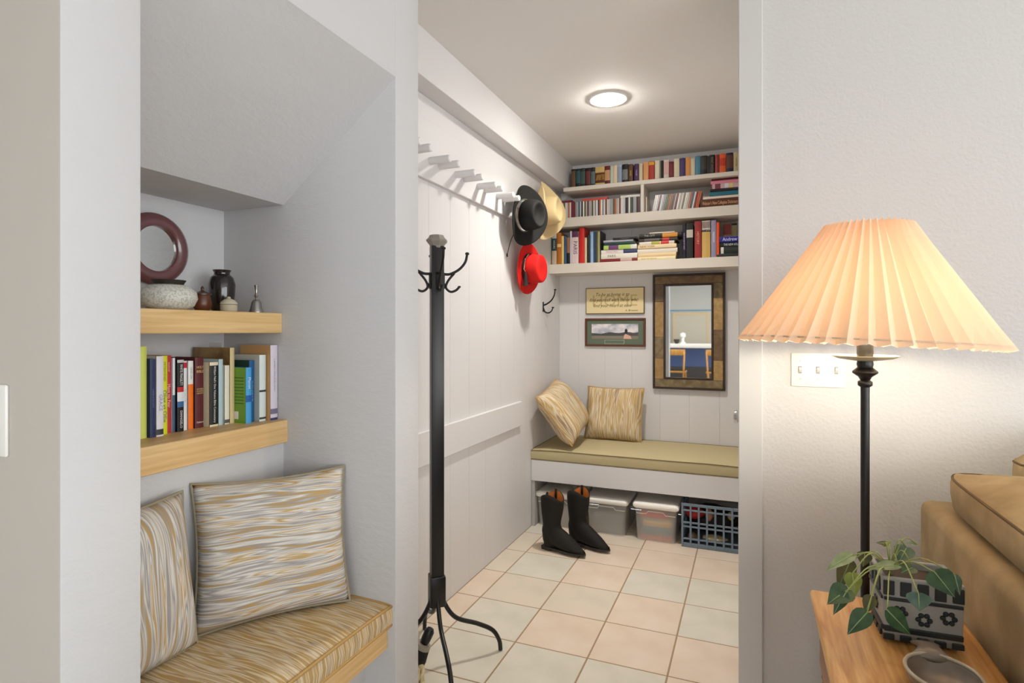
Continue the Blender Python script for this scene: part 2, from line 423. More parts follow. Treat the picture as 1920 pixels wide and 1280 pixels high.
ORD = ['first', 'second', 'third', 'fourth', 'fifth', 'sixth', 'seventh', 'eighth', 'ninth', 'tenth', 'eleventh', 'twelfth', 'thirteenth', 'fourteenth', 'fifteenth', 'sixteenth', 'seventeenth', 'eighteenth', 'nineteenth', 'twentieth']
def ordn(i):
    return ORD[i] if i < 20 else {20: 'twenty-first', 21: 'twenty-second', 22: 'twenty-third', 23: 'twenty-fourth', 24: 'twenty-fifth', 25: 'twenty-sixth', 26: 'twenty-seventh', 27: 'twenty-eighth', 28: 'twenty-ninth', 29: 'thirtieth', 30: 'thirty-first', 31: 'thirty-second', 32: 'thirty-third', 33: 'thirty-fourth', 34: 'thirty-fifth', 35: 'thirty-sixth', 36: 'thirty-seventh', 37: 'thirty-eighth', 38: 'thirty-ninth'}[i]
EX, EY, EZ = V((1, 0, 0)), V((0, 1, 0)), V((0, 0, 1))

# --- niche shelf books (spines face +X, row runs along Y)
zsh = 1.010; k_ = 0.976
NB = [  # name, (x,y) spine bottom left, thickness, height, colour, desc, bands, text
 ((-1.535, 1.061), .020, .250, (208, 216, 106), 'tall lime green paperback at the left end', [], [('.', .5, .1, .3, (90, 110, 40))], None),
 ((-1.527, 1.083), .016, .215, (44, 54, 92), 'slim navy blue book', [], [('a study of the word', .5, .7, .4, (120, 130, 170))], None),
 ((-1.526, 1.101), .021, .222, (222, 220, 228), 'white softcover with a small black emblem', [(.02, .09, (60, 60, 66))], [('GRACE', .42, .35, .7, (150, 150, 175))], None),
 ((-1.540, 1.123), .021, .222, (214, 220, 40), 'bright yellow book with blue lettering', [], [('Olive vs Ollie', .36, .52, .8, (40, 80, 120)), ('DETERMINED', .8, .3, .45, (120, 130, 40))], None),
 ((-1.552, 1.147), .018, .222, (188, 56, 62), 'red book with white script', [], [('Have no Fear', .48, .5, .7, (240, 200, 200)), ('memoir', .85, .2, .5, (230, 190, 190))], None),
 ((-1.549, 1.167), .008, .214, (226, 228, 232), 'thin white book with a grey blue spine', [(0.0, .5, (70, 90, 120))], None, None),
 ((-1.543, 1.177), .021, .208, (20, 20, 24), 'black book with red white and blue bands', [(.42, .55, (222, 226, 232)), (.55, .62, (196, 40, 44)), (.34, .42, (52, 100, 150)), (.96, 1.0, (200, 200, 200))], [('WHITE FRAGILITY', .79, .3, .6, (230, 230, 230)), ('DIANGELO', .17, .25, .5, (230, 230, 230))], None),
 ((-1.550, 1.200), .014, .203, (226, 228, 230), 'white book with a red square at the top', [(.9, .98, (190, 30, 50))], [('the way of life', .5, .5, .5, (150, 170, 180))], None),
 ((-1.548, 1.216), .017, .203, (232, 232, 230), 'white book with an orange lower spine', [(0, .66, (240, 116, 24))], [('LEAD ON', .82, .2, .5, (120, 120, 120))], None),
 ((-1.550, 1.240), .030, .212, (92, 34, 40), 'maroon leather bible with gold lettering', [], None, [('HOLY', .86, .011, (222, 190, 120)), ('BIBLE', .80, .011, (222, 190, 120)), ('REVISED', .55, .006, (222, 190, 120)), ('STANDARD', .52, .006, (222, 190, 120)), ('VERSION', .49, .006, (222, 190, 120)), ('Oxford', .08, .008, (235, 225, 200))]),
 ((-1.530, 1.275), .031, .196, (228, 218, 188), 'cream bordered black bible commentary', [(.03, .95, (32, 34, 36))], [("William Neil's One Volume Bible Commentary", .5, .88, .34, (236, 236, 230))], None),
 ((-1.532, 1.309), .016, .204, (176, 200, 208), 'pale blue slim book', [], None, None),
 ((-1.528, 1.328), .018, .184, (228, 226, 210), 'small cream book', [(.02, .08, (90, 90, 90))], None, None),
 ((-1.480, 1.366), .022, .176, (72, 160, 220), 'green covered book with a sky blue spine', [(.38, .5, (30, 90, 170))], [('Planet', .72, .3, .7, (225, 240, 250))], None),
 ((-1.492, 1.391), .020, .197, (30, 88, 140), 'blue book with a dark spine', [], [('the blue guide to life', .5, .7, .4, (120, 180, 210))], None),
 ((-1.473, 1.414), .027, .214, (214, 226, 224), 'pale white softcover', [(.44, .47, (60, 60, 60)), (.03, .06, (60, 60, 60))], None, None),
 ((-1.458, 1.446), .030, .245, (214, 206, 220), 'tall tan book with pale lilac spine at right end', [(0, .03, (60, 60, 110)), (.08, .15, (120, 110, 140))], [('a people s story of the nation', .6, .6, .3, (140, 120, 150))], None)]
NSIDE = {13: (112, 160, 52), 14: (30, 60, 50), 15: (190, 194, 186), 16: (192, 152, 104)}
for i, (xy, th, ht, c, ds, bands, tx, ac) in enumerate(NB):
    X, Y = xy[0] * k_, xy[1] * k_
    if i == 0: X = -1.5
    r = book('book', '%s on lower niche shelf' % ds, (X, Y, zsh), EY, EZ, EX, th * .97, ht * .985, min(.125, X - X3 - .034), c, 'books on the niche shelf', bands, tx if tx and tx[0][0] != '.' else None, across=ac)
    if i in NSIDE:   # differently coloured board facing the camera side
        obj('back_cover', MB().fbox(V((X, Y, zsh)), EY, EZ, -EX, -.0006, .001, 0, ht * .985, .001, .13), mat(NSIDE[i], .45), r)
        if i == 13:
            O = V((X, Y - .0008, zsh))
            for q in range(9):
                obj('blurb_line', MB().fbox(O, EY, EZ, -EX, -.0004, 0, .06 + q * .010, .0625 + q * .010, .008, .05), mat((60, 100, 30), .6), r)
            obj('barcode_label', MB().fbox(O, EY, EZ, -EX, -.0004, 0, .012, .036, .03, .055), mat((225, 225, 220), .6), r)
# book standing behind with an old-painting cover
r = book('book', 'tall art book with an earthy brown cover rising above its neighbours', (-1.490, 1.3145, zsh), EY, EZ, EX, .0165, .235, .16, (208, 188, 142), 'books on the niche shelf')
obj('back_cover', MB().fbox(V((-1.490, 1.3145, zsh)), EY, EZ, -EX, -.0006, .001, 0, .235, .001, .16), wood('earthy_print', (96, 74, 46), (134, 104, 62), (160, 132, 84), 14, (1, 1, 1)), r)
r2 = boxo('note_card', -1.60, -1.545, 1.3316, 1.3324, zsh, zsh + .250, mat((206, 208, 214), .7), None, 0)
tag(r2, 'small grey white card sticking up behind the niche books', 'card')

# --- hall top shelf row
def row(lst, u0, v0, sc, Y, zb, depth, group, shelf, kind='paperback', start=0, hmax=None):
    for i, it in enumerate(lst):
        x0, x1, yt, c, ds = it[:5]; bands = it[5] if len(it) > 5 else (); tx = it[6] if len(it) > 6 else None
        ua, ub = u0 + x0 / sc, u0 + x1 / sc
        A = on_y(ua, 400, Y); B = on_y(ub, 400, Y)
        zt = on_y((ua + ub) / 2, v0 + yt / sc, Y).z
        if hmax: zt = min(zt, hmax)
        book('book', '%s %s, %s from left %s' % (ds, kind, ordn(start + i), shelf), (A.x + .0004, Y, zb), EX, EZ, -EY, B.x - A.x - .0008, zt - zb, depth, c, group, bands, tx)
def T(s, c=(225, 215, 190), pos=.55, rng=.7, sz=.5): return [(s, pos, rng, sz, c)]
def L2(c): return [(.25, .85, c)]
top_a = [(283, 358, 430, (40, 24, 18), 'dark brown', [(.12, .9, (96, 66, 40))]), (364, 437, 425, (22, 26, 28), 'black and teal', [(.3, .9, (50, 82, 90))]),
 (440, 523, 415, (34, 46, 40), 'dark green', [(.25, .85, (60, 84, 76))]), (530, 616, 410, (28, 16, 16), 'black and wine red', [(.2, .85, (104, 46, 44))]),
 (622, 692, 400, (30, 30, 34), 'charcoal grey', [(.2, .8, (90, 110, 114))]), (696, 856, 390, (206, 176, 110), 'wide cream and brown', [(.22, .72, (98, 50, 18)), (.35, .62, (228, 172, 86))]),
 (860, 950, 375, (104, 22, 26), 'maroon', [(.3, .8, (196, 150, 110))]), (955, 1005, 380, (196, 206, 192), 'thin pale green'), (1006, 1075, 365, (226, 204, 172), 'cream'),
 (1077, 1152, 355, (176, 190, 208), 'pale blue', [(.15, .9, (150, 166, 190))]), (1160, 1256, 345, (18, 18, 20), 'black', [(.25, .75, (120, 122, 124)), (.0, .08, (180, 176, 170))]),
 (1264, 1342, 345, (70, 46, 28), 'brown and yellow', [(.03, .15, (216, 200, 60)), (.2, .95, (96, 62, 34))], T('SAGA', (220, 190, 60))), (1362, 1442, 340, (70, 40, 84), 'purple', [(.03, .15, (226, 178, 130))], T('TALES', (200, 170, 220))),
 (1447, 1510, 335, (216, 198, 168), 'tan cream')]
top_b = [(56, 146, 312, (222, 158, 104), 'peach orange'), (150, 246, 295, (176, 52, 44), 'red with yellow top', [(.82, .97, (224, 170, 50))]), (254, 336, 282, (226, 216, 192), 'ivory'),
 (338, 362, 284, (120, 116, 110), 'very thin grey'), (364, 402, 282, (22, 22, 22), 'thin black and white', [(.0, 1, (24, 24, 24)), ]), (406, 496, 270, (222, 208, 198), 'white and pink', [(.3, .9, (220, 180, 170))]),
 (502, 578, 300, (92, 24, 34), 'burgundy', [(.15, .9, (124, 40, 48))]), (582, 675, 250, (222, 212, 180), 'cream and green'), (678, 776, 240, (62, 46, 92), 'indigo', [(.1, .9, (72, 56, 110))]),
 (780, 868, 232, (216, 150, 78), 'orange tan'), (870, 942, 245, (222, 210, 186), 'plain cream'), (946, 1036, 205, (74, 134, 158), 'teal blue'), (1040, 1150, 200, (20, 18, 18), 'black with a pale figure', [(.35, .95, (56, 54, 52))]),
 (1152, 1186, 200, (48, 44, 48), 'slim dark grey'), (1188, 1288, 185, (26, 22, 18), 'black with tan title', [], T('NIGHT WATCH', (170, 140, 110))), (1292, 1324, 180, (192, 72, 80), 'thin rose red'),
 (1326, 1360, 178, (128, 40, 42), 'thin dark red'), (1362, 1472, 165, (228, 96, 36), 'bright orange', [(.0, .14, (240, 150, 60)), (.45, .8, (200, 60, 24))]), (1476, 1600, 150, (30, 26, 60), 'dark navy multicolour', [(.3, .9, (96, 60, 50))]),
 (1604, 1692, 138, (198, 184, 140), 'khaki', [], T('WINTER', (110, 90, 40)))]
sf = 'on top hall shelf'
row(top_a, 1040, 270, 9.144, 4.05, 2.322, .108, 'paperbacks on the top hall shelf', sf, hmax=2.515)
row(top_b, 1200, 270, 9.145, 4.05, 2.322, .108, 'paperbacks on the top hall shelf', sf, start=len(top_a), hmax=2.515)

# --- CDs on the middle shelf
cdA = MB().box(-.005, .005, 0, .125, 0, .124)
cd_me = obj('cd_case', cdA, M_white, bevel=.0008, seg=1)
cdcols = [(120, 40, 50), (225, 222, 215), (60, 60, 64), (150, 150, 156), (208, 204, 196), (90, 96, 60), (30, 28, 30), (176, 168, 160), (196, 196, 200), (110, 50, 60), (56, 100, 120), (188, 96, 60), (236, 234, 228), (134, 124, 116), (160, 170, 180)]
cdm = [mat(c, .3) for c in cdcols]
first = True
def put_cd(x, tilt, label, group):
    global first
    o = cd_me if first else cd_me.copy()
    if not first: COL.objects.link(o)
    first = False
    o.location = (x, 4.03, 2.105 + abs(math.sin(tilt)) * .005); o.rotation_euler = (0, tilt, 0)
    o.material_slots[0].link = 'OBJECT'; o.material_slots[0].material = random.choice(cdm)
    tag(o, label, 'CD case', group)
xa = on_y(1049, 380, 4.03).x; xb = xd - .008
n = int((xb - xa) / .0108)
for i in range(n): put_cd(xa + (i + .5) * (xb - xa) / n, 0, 'CD case standing upright left of the shelf divider', 'upright CDs in the left half of the middle hall shelf')
xa = on_y(1222, 380, 4.03).x; xb = on_y(1309, 380, 4.03).x
n = int((xb - xa) / .0112)
for i in range(n): put_cd(xa + (i + .5) * (xb - xa) / n, .2, 'leaning CD case right of the shelf divider', 'leaning CDs in the right half of the middle hall shelf')
for (x0, x1, y0_, y1_, c, lb) in ((75, 300, 925, 985, (110, 34, 40), 'dark red flat case lying on the CDs at the left end'), (470, 905, 905, 955, (196, 70, 50), 'red and white flat case lying on the upright CDs'), (1130, 1466, 845, 908, (222, 218, 208), 'white flat case lying on the CDs beside the divider')):
    A = on_y(1040 + x0 / 9.144, 380, 4.03).x; B = on_y(1040 + x1 / 9.144, 380, 4.03).x
    o = boxo('disc_case', A, min(B, xd - .002), 4.03, 4.15, 2.2292, 2.245, mat(c, .4), None, .001); tag(o, lb, 'disc case')
# thin upright books at the left of the right half
for i, (x0, x1, c, ds) in enumerate(((62, 96, (140, 40, 40), 'thin red book'), (100, 118, (224, 216, 200), 'very thin cream book'))):
    A = on_y(1200 + x0 / 9.145, 380, 4.03); B = on_y(1200 + x1 / 9.145, 380, 4.03)
    book('book', '%s standing just right of the shelf divider' % ds, (A.x, 4.03, 2.105), EX, EZ, -EY, B.x - A.x, .115, .12, c, 'books in the middle hall shelf')

# --- lying stacks
def stack(lst, u0, v0, sc, Y, zb, depth, group, where):
    z = zb
    for i, it in enumerate(lst):
        x0, x1, th, c, ds = it[:5]; bands = it[5] if len(it) > 5 else (); tx = it[6] if len(it) > 6 else None
        A = on_y(u0 + x0 / sc, 400, Y).x; B = on_y(u0 + x1 / sc, 400, Y).x
        # h runs along -X so lettering reads left to right; bands are given from the left end
        bb = [(1 - f1, 1 - f0, cc) for f0, f1, cc in bands]
        book('book', '%s in the stack %s' % (ds, where), (B, Y + .004 * (i % 3), z), EZ, -EX, -EY, th, B - A, depth, c, group, bb, tx)
        z += th + .0006
def TS(s, pos, rng, c, sz=.6): return [(s, 1 - pos, rng, sz, c)]
stack([(1035, 1712, .058, (84, 44, 20), 'thick brown dictionary', [], TS("Webster's New Collegiate Dictionary", .5, .9, (226, 170, 120), .55)), (1080, 1712, .016, (222, 206, 190), 'thin cream paperback'),
       (1190, 1712, .030, (40, 104, 120), 'teal book'), (1200, 1712, .016, (44, 18, 26), 'thin dark plum book'), (1240, 1712, .032, (190, 160, 166), 'pale pink patterned book', [(.1, .3, (120, 60, 70)), (.45, .6, (210, 200, 210)), (.62, .74, (214, 190, 110))]),
       (1210, 1712, .022, (212, 130, 150), 'pink book'), (1225, 1712, .010, (96, 22, 32), 'thin dark red book')], 1200, 270, 9.145, 4.0, 2.105, .15, 'books stacked at the right of the middle hall shelf', 'at middle shelf right')
zb = 1.775
YK = 4.0
st7 = (1010, 390, 9.847)
low = [(150, 189, 560, (16, 16, 18), 'slim black'), (190, 240, 540, (44, 56, 52), 'dark green'), (242, 332, 425, (196, 176, 150), 'tan and teal', [(.42, .78, (40, 66, 66)), (.78, 1.0, (190, 190, 186))], T('HOURS', (225, 225, 225), .6, .3)),
 (340, 417, 455, (180, 104, 30), 'orange brown', [(.55, .65, (232, 190, 130))]), (420, 466, 515, (226, 194, 116), 'pale yellow'), (470, 516, 520, (48, 84, 124), 'blue'), (520, 578, 540, (150, 104, 72), 'brown and black', [(0, .42, (26, 22, 24))]),
 (580, 612, 425, (198, 196, 204), 'pale lilac'), (613, 735, 430, (220, 200, 198), 'wide white pink', [(.82, 1.0, (90, 50, 80))], T('PARIS', (50, 40, 80), .5, .6, .8)), (752, 846, 360, (200, 38, 30), 'tall red'),
 (850, 890, 545, (220, 200, 160), 'short cream'), (892, 950, 500, (34, 38, 38), 'black green'), (955, 1010, 440, (146, 176, 210), 'light blue'), (1012, 1042, 430, (38, 70, 100), 'dark blue'), (1044, 1086, 440, (60, 62, 58), 'dark grey'),
 (1088, 1130, 440, (158, 154, 100), 'olive'), (1132, 1150, 420, (22, 20, 18), 'thin black')]
row(low, *st7, YK, zb, .15, 'books standing on the bottom hall shelf', 'on bottom hall shelf', 'book')
stack([(1132, 1828, .026, (120, 26, 30), 'dark red book', [(.55, .85, (190, 160, 150))]), (1132, 1822, .034, (222, 218, 204), 'cream book with black script', [], TS('PARIS', .32, .5, (40, 40, 36), .7)),
       (1142, 1822, .028, (226, 222, 216), 'white book with pink letters', [(.62, 1, (60, 64, 100))], TS('TREASURES', .3, .45, (190, 100, 130))), (1200, 1815, .030, (168, 196, 100), 'lime and purple book', [(.15, .45, (110, 60, 110)), (.82, 1, (220, 220, 214))]),
       (1205, 1770, .022, (26, 62, 56), 'dark green book'), (1190, 1740, .014, (176, 172, 184), 'thin grey book'), (1370, 1805, .014, (30, 28, 30), 'thin black book with white dashes', [], TS('- - - - - - - -', .5, .9, (230, 230, 230), .9))],
      *st7, YK, zb, .15, 'left stack on the bottom hall shelf', 'left of centre on bottom shelf')
st8 = (1180, 390, 8.727)
stack([(137, 756, .026, (228, 212, 170), 'bottom cream paperback', [], TS('SELECTED ESSAYS', .3, .5, (150, 120, 70), .5)), (140, 766, .026, (224, 196, 146), 'peach cream paperback'), (130, 785, .030, (226, 216, 200), 'thick ivory paperback'),
       (142, 770, .026, (228, 204, 160), 'cream paperback with brown title', [], TS('NEW YORK', .25, .4, (110, 60, 30), .75)), (160, 735, .020, (222, 212, 200), 'white book with green and red ends', [(.35, .6, (170, 170, 60)), (.62, .85, (204, 60, 50))]),
       (150, 780, .024, (52, 40, 34), 'dark brown book with a red block', [(.62, .8, (190, 50, 50)), (.15, .55, (96, 90, 86))]), (160, 860, .028, (26, 22, 20), 'black book with an orange picture', [(.55, .9, (206, 140, 50))], TS('THE CITY', .25, .35, (190, 180, 170))),
       (330, 740, .008, (224, 212, 180), 'very thin cream booklet')], *st8, YK, zb, .15, 'right stack on the bottom hall shelf', 'right of centre on bottom shelf')
low2 = [(868, 928, 255, (26, 20, 34), 'black with lilac title', [], T('THE HOUSE OF SAND', (190, 170, 220), .5, .8)), (934, 1042, 250, (30, 30, 28), 'black with a small portrait', [(.6, .82, (190, 184, 172))]), (1066, 1178, 215, (146, 38, 40), 'wide dark red', [], T('HISTORY', (220, 160, 120))),
 (1186, 1326, 205, (200, 164, 90), 'wide tan', [(.72, 1.0, (206, 196, 190)), (.80, .97, (150, 92, 66)), (.70, .76, (30, 26, 24))]), (1336, 1420, 200, (146, 140, 168), 'lilac grey', [], T('FREEDOM', (235, 235, 240))), (1425, 1470, 230, (226, 84, 30), 'orange')]
row(low2, *st8, YK, zb, .15, 'books standing on the bottom hall shelf', 'on bottom hall shelf', 'book', start=len(low))
stack([(1430, 1815, .024, (36, 40, 38), 'black green book'), (1476, 1815, .042, (30, 38, 34), 'dark green book with a white disc', [(.06, .2, (220, 218, 210))]), (1476, 1815, .030, (24, 28, 28), 'black book with white title', [], TS('THE NEW ATLAS', .6, .8, (225, 225, 225), .7)),
       (1474, 1815, .036, (34, 36, 130), 'royal blue book', [], TS('Andrew', .5, .7, (210, 210, 240), .9))], *st8, YK, zb, .14, 'small stack at the right end of the bottom hall shelf', 'at bottom shelf right')
for i, (x0, x1, c, ds, bd) in enumerate(((1540, 1666, (210, 180, 150), 'patterned cream and red book', [(.7, 1, (170, 90, 80))]), (1670, 1760, (44, 42, 46), 'dark book with a cream label', [(.55, .95, (198, 186, 140))]))):
    A = on_y(1180 + x0 / 8.727, 400, YK + .16); B = on_y(1180 + x1 / 8.727, 400, YK + .16)
    book('book', '%s behind the small right stack' % ds, (A.x, YK + .16, zb), EX, EZ, -EY, B.x - A.x, .245, .036, c, 'books standing on the bottom hall shelf', bd)

# ------------------------------------------------------------------ hall bench
hb = thing('built_in_bench', 'grey painted built-in bench across the back of the hall', 'bench', (-0.66, 3.9, 0))
boxo('fascia', XL + .002, 0.018, YF, YF + .022, .303, .441, M_panel, hb, 0.002)
boxo('seat_board', XL + .002, 0.018, YF + .022, YB - .002, .418, .441, M_panel, hb, 0.001)
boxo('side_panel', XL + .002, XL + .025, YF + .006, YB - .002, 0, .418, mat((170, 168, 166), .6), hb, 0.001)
def cushion(name, label, cat, W, D, Hh, m, mpipe, M, group=None, puff=.02, n=(26, 12), pipe=.004, wr=0.0):
    """box cushion W x D x H centred on its base, puffed top; matrix M"""
    r = thing(name, label, cat, (0, 0, 0), group); r.matrix_world = M
    mb = MB(); nx, ny = n; idx = {}
    def top(a, b): return Hh + puff * (1 - a ** 4) * (1 - b ** 4) * .8 - .006 * (a ** 8 + b ** 8) + wr * math.sin(7 * a + 3 * b) * math.cos(5 * b - 2 * a)
    for i in range(nx + 1):
        for j in range(ny + 1):
            a, b = -1 + 2 * i / nx, -1 + 2 * j / ny
            mb.v.append((a * W / 2, b * D / 2, top(a, b)))
    for i in range(nx):
        for j in range(ny):
            k = i * (ny + 1) + j; mb.f.append((k, k + ny + 1, k + ny + 2, k + 1))
    ring = [(i, 0) for i in range(nx)] + [(nx, j) for j in range(ny)] + [(i, ny) for i in range(nx, 0, -1)] + [(0, j) for j in range(ny, 0, -1)]
    low_ = []
    for i, j in ring:
        a, b = -1 + 2 * i / nx, -1 + 2 * j / ny
        mb.v.append((a * W / 2, b * D / 2, 0)); low_.append(len(mb.v) - 1)
    mids = []
    for i, j in ring:
        a, b = -1 + 2 * i / nx, -1 + 2 * j / ny
        bul = .006
        mb.v.append((a * W / 2 + (bul * a if abs(a) == 1 else 0), b * D / 2 + (bul * b if abs(b) == 1 else 0), Hh * .5)); mids.append(len(mb.v) - 1)
    L_ = len(ring)
    for q in range(L_):
        t0 = ring[q][0] * (ny + 1) + ring[q][1]; t1 = ring[(q + 1) % L_][0] * (ny + 1) + ring[(q + 1) % L_][1]
        mb.f.append((t0, t1, mids[(q + 1) % L_], mids[q])); mb.f.append((mids[q], mids[(q + 1) % L_], low_[(q + 1) % L_], low_[q]))
    mb.f.append(tuple(low_))
    obj('body', mb, m, r, smooth=True, world=False, angle=60)
    for z_, nm in ((None, 'piping'), (0.004, 'piping')):
        pts = []
        for i, j in ring + ring[:1]:
            a, b = -1 + 2 * i / nx, -1 + 2 * j / ny
            pts.append((a * (W / 2 + .001), b * (D / 2 + .001), (top(a, b) if z_ is None else z_)))
        obj(nm, MB().tube(pts, pipe, 6, cap=False), mpipe, r, smooth='all', world=False)
    return r
def pillow(name, label, W, Hh, Tk, m, mpipe, M, group=None, ears=.06):
    r = thing(name, label, 'pillow', (0, 0, 0), group); r.matrix_world = M
    n = 28; mb = MB()
    def edge(a, b):
        # sides bow in, corners stick out
        sx = 1 - ears * (1 - b * b) * abs(a) ** 3; sz = 1 - ears * (1 - a * a) * abs(b) ** 3
        return a * W / 2 * sx, b * Hh / 2 * sz
    for side in (1, -1):
        for i in range(n + 1):
            for j in range(n + 1):
                a, b = -1 + 2 * i / n, -1 + 2 * j / n
                x, z = edge(a, b)
                y = side * Tk / 2 * (((1 - a ** 4) * (1 - b ** 4)) ** .6) * (1 + .10 * math.sin(4 * a + 2 * b + side))
                mb.v.append((x, y, z))
    N_ = (n + 1) ** 2
    for s in (0, 1):
        for i in range(n):
            for j in range(n):
                k = s * N_ + i * (n + 1) + j; q = (k, k + n + 1, k + n + 2, k + 1)
                mb.f.append(q if s else q[::-1])
    me_o = obj('pillow_body', mb, m, r, smooth='all', world=False)
    bm = bmesh.new(); bm.from_mesh(me_o.data); bmesh.ops.remove_doubles(bm, verts=bm.verts, dist=1e-5); bmesh.ops.recalc_face_normals(bm, faces=bm.faces); bm.to_mesh(me_o.data); bm.free()
    pts = []
    for k in range(4 * n + 1):
        s = k % (4 * n); q, f = divmod(s, n); t = -1 + 2 * f / n
        a, b = ((t, -1), (1, t), (-t, 1), (-1, -t))[q]
        x, z = edge(a, b); pts.append((x, 0, z))
    obj('piping', MB().tube(pts, .0042, 6, cap=False), mpipe, r, smooth='all', world=False)
    return r
def frame(loc, xax, zax):
    """matrix with local X along xax and Z close to zax"""
    x = V(xax).normalized(); y = V(zax).normalized().cross(x).normalized(); z = x.cross(y)
    M = Matrix((x, y, z)).transposed().to_4x4(); M.translation = V(loc); return M
M_olive = mat((182, 169, 132), .85, name='khaki_canvas', spec=.2); add_bump(M_olive, 9, .25, .01, 3)
M_olive2 = mat((120, 106, 72), .85, name='khaki_piping')
cushion('seat_cushion', 'long khaki canvas cushion covering the hall bench', 'cushion', 1.35, YB - YF - .012, .072, M_olive, M_olive2, Matrix.Translation((-.665, (YB + YF) / 2 - .004, .442)), None, .012, (40, 14), .003, .0012)
S_warm_z = stripe_mat('gold_stripe_weave', True, 'z', 3.1)
M_gold = mat((186, 150, 92), .9, name='gold_piping')
pillow('throw_pillow', 'gold striped pillow standing against the hall back wall', .41, .38, .15, S_warm_z, M_gold, frame((-.895, 4.07, .705), (1, -.03, 0), (0, .28, 1)), 'striped pillows on the hall bench')
pillow('throw_pillow', 'gold striped pillow leaning into the hall corner', .45, .39, .18, stripe_mat('gold_stripe_weave_b', True, 'z', 8.7), M_gold, frame((-1.178, 3.775, .748), (-.01, .47, .096), (-.215, .06, .323)), 'striped pillows on the hall bench')

# ------------------------------------------------------------------ niche shelves, bench, cushions
for z0, z1, lb, xf in ((1.291, 1.355, 'upper thick oak shelf in the niche holding pottery', -1.406), (.938, 1.010, 'lower thick oak shelf in the niche holding books', -1.382)):
    ns = thing('niche_shelf', lb, 'shelf', ((xf + X3) / 2, (Y1 + Y2) / 2, z0), 'oak shelves in the niche')
    boxo('shelf_board', X3, xf - .018, Y1, Y2, z0, z1, M_maple_y, ns, .001)
    boxo('front_edge', xf - .018, xf, Y1, Y2, z0, z1, M_maple_y, ns, .002)
nb = thing('niche_bench', 'oak edged bench built into the sloped niche', 'bench', (-1.2, 1.06, 0))
boxo('seat_board', X2, -1.016, Y1, Y2, .39, .418, M_maple_y, nb, .001)
boxo('front_board', -1.016, -.998, Y1, Y2, .35, .418, M_maple_y, nb, .002)
boxo('kick_panel', -1.10, -1.08, Y1, Y2, 0, .39, M_niche, nb, 0)
S_seat = stripe_mat('seat_stripe_weave', True, 'xy', 1.3)
cushion('seat_cushion', 'gold and cream striped cushion on the niche bench', 'cushion', X2 * -1 - .985, Y2 - Y1 - .006, .070, S_seat, M_gold, Matrix.Translation(((X2 - .985) / 2, (Y1 + Y2) / 2, .420)), None, .014, (18, 26), .0045, .001)
S_cool_x = stripe_mat('grey_gold_stripe_weave', False, 'x', 5.2)
S_cool_z = stripe_mat('grey_gold_stripe_weave_b', False, 'z', 2.6)
M_gpipe = mat((150, 140, 118), .9, name='grey_gold_piping')
pillow('throw_pillow', 'grey and gold striped pillow in the right corner of the niche bench', .41, .39, .13, S_cool_x, M_gpipe, frame((-1.245, 1.248, .692), (.235, .315, 0), (-.13, .13, 1)), 'striped pillows in the niche', .07)
pillow('throw_pillow', 'grey and gold striped pillow partly hidden behind the near niche edge', .42, .39, .13, S_cool_z, M_gpipe, frame((-1.315, .842, .69), (-.08, 1, 0), (-.14, .10, 1)), 'striped pillows in the niche', .07)

# ------------------------------------------------------------------ pottery on the upper niche shelf
zt = 1.356
M_crackle = mat((206, 206, 196), .45, name='crackle_glaze'); ramp_color(M_crackle, [(.40, (176, 176, 168)), (.52, (210, 209, 200))], 190, (1, 1, 1), 2)
M_dark = mat((34, 28, 26), .15, name='dark_glaze', coat=.5)
def pot_thing(name, label, cat, c, parts, group='pottery on the upper niche shelf'):
    t = thing(name, label, cat, c, group)
    for nm, prof, m in parts: obj(nm, MB().lathe(prof, 32, c), m, t, smooth=True, angle=50)
    return t
c = V((-1.50, 1.118, zt))
pot_thing('squat_vase', 'wide squat crackle glazed vase with a dark rim', 'vase', c, [('body', [(.045, 0), (.064, .012), (.073, .032), (.070, .050), (.052, .066), (.042, .070)], M_crackle), ('rim', [(.036, .066), (.038, .074), (.044, .083), (.038, .083), (.033, .072), (.0, .06)], mat((40, 34, 30), .5))])
c = V((-1.53, 1.250, zt))
pot_thing('lidded_jar', 'small brown wooden jar with a knobbed lid', 'jar', c, [('body', [(.016, 0), (.024, .010), (.027, .025), (.022, .045), (.021, .050)], mat((92, 50, 28), .35)), ('lid', [(.025, .050), (.025, .054), (.010, .060), (.004, .064), (.005, .072), (.0, .078)], mat((70, 40, 26), .35))])
c = V((-1.565, 1.350, zt))
pot_thing('tall_vase', 'tall dark glazed vase with a flared lip', 'vase', c, [('body', [(.026, 0), (.032, .010), (.038, .055), (.040, .090), (.034, .112), (.024, .122)], M_dark), ('lip', [(.024, .121), (.023, .127), (.028, .136), (.022, .134), (.018, .12), (0, .1)], M_dark)])
c = V((-1.46, 1.284, zt))
pot_thing('stone_jar', 'tiny beige carved stone jar with a domed lid', 'jar', c, [('body', [(.022, 0), (.024, .004), (.024, .020), (.021, .022)], mat((182, 172, 148), .8)), ('lid', [(.025, .022), (.023, .028), (.014, .036), (.005, .040), (.005, .044), (0, .046)], mat((190, 180, 158), .8))])
c = V((-1.445, 1.375, zt))
M_silver = mat((170, 168, 165), .28, 1.0, name='tarnished_silver')
pot_thing('hand_bell', 'small silver hand bell with a crown shaped handle', 'bell', c, [('bell_cup', [(.022, 0), (.022, .002), (.017, .014), (.015, .030), (.010, .040), (.003, .042)], M_silver), ('handle', [(.003, .042), (.004, .048), (.007, .052), (.004, .057), (.003, .066), (.005, .076), (.007, .086), (.003, .080), (0, .078)], M_silver)])
rm = thing('round_mirror', 'round mirror in a purple brown glazed ring frame', 'mirror', (-1.648, 1.168, 1.545))
M_plum = mat((104, 64, 66), .2, name='plum_glaze', coat=.6)
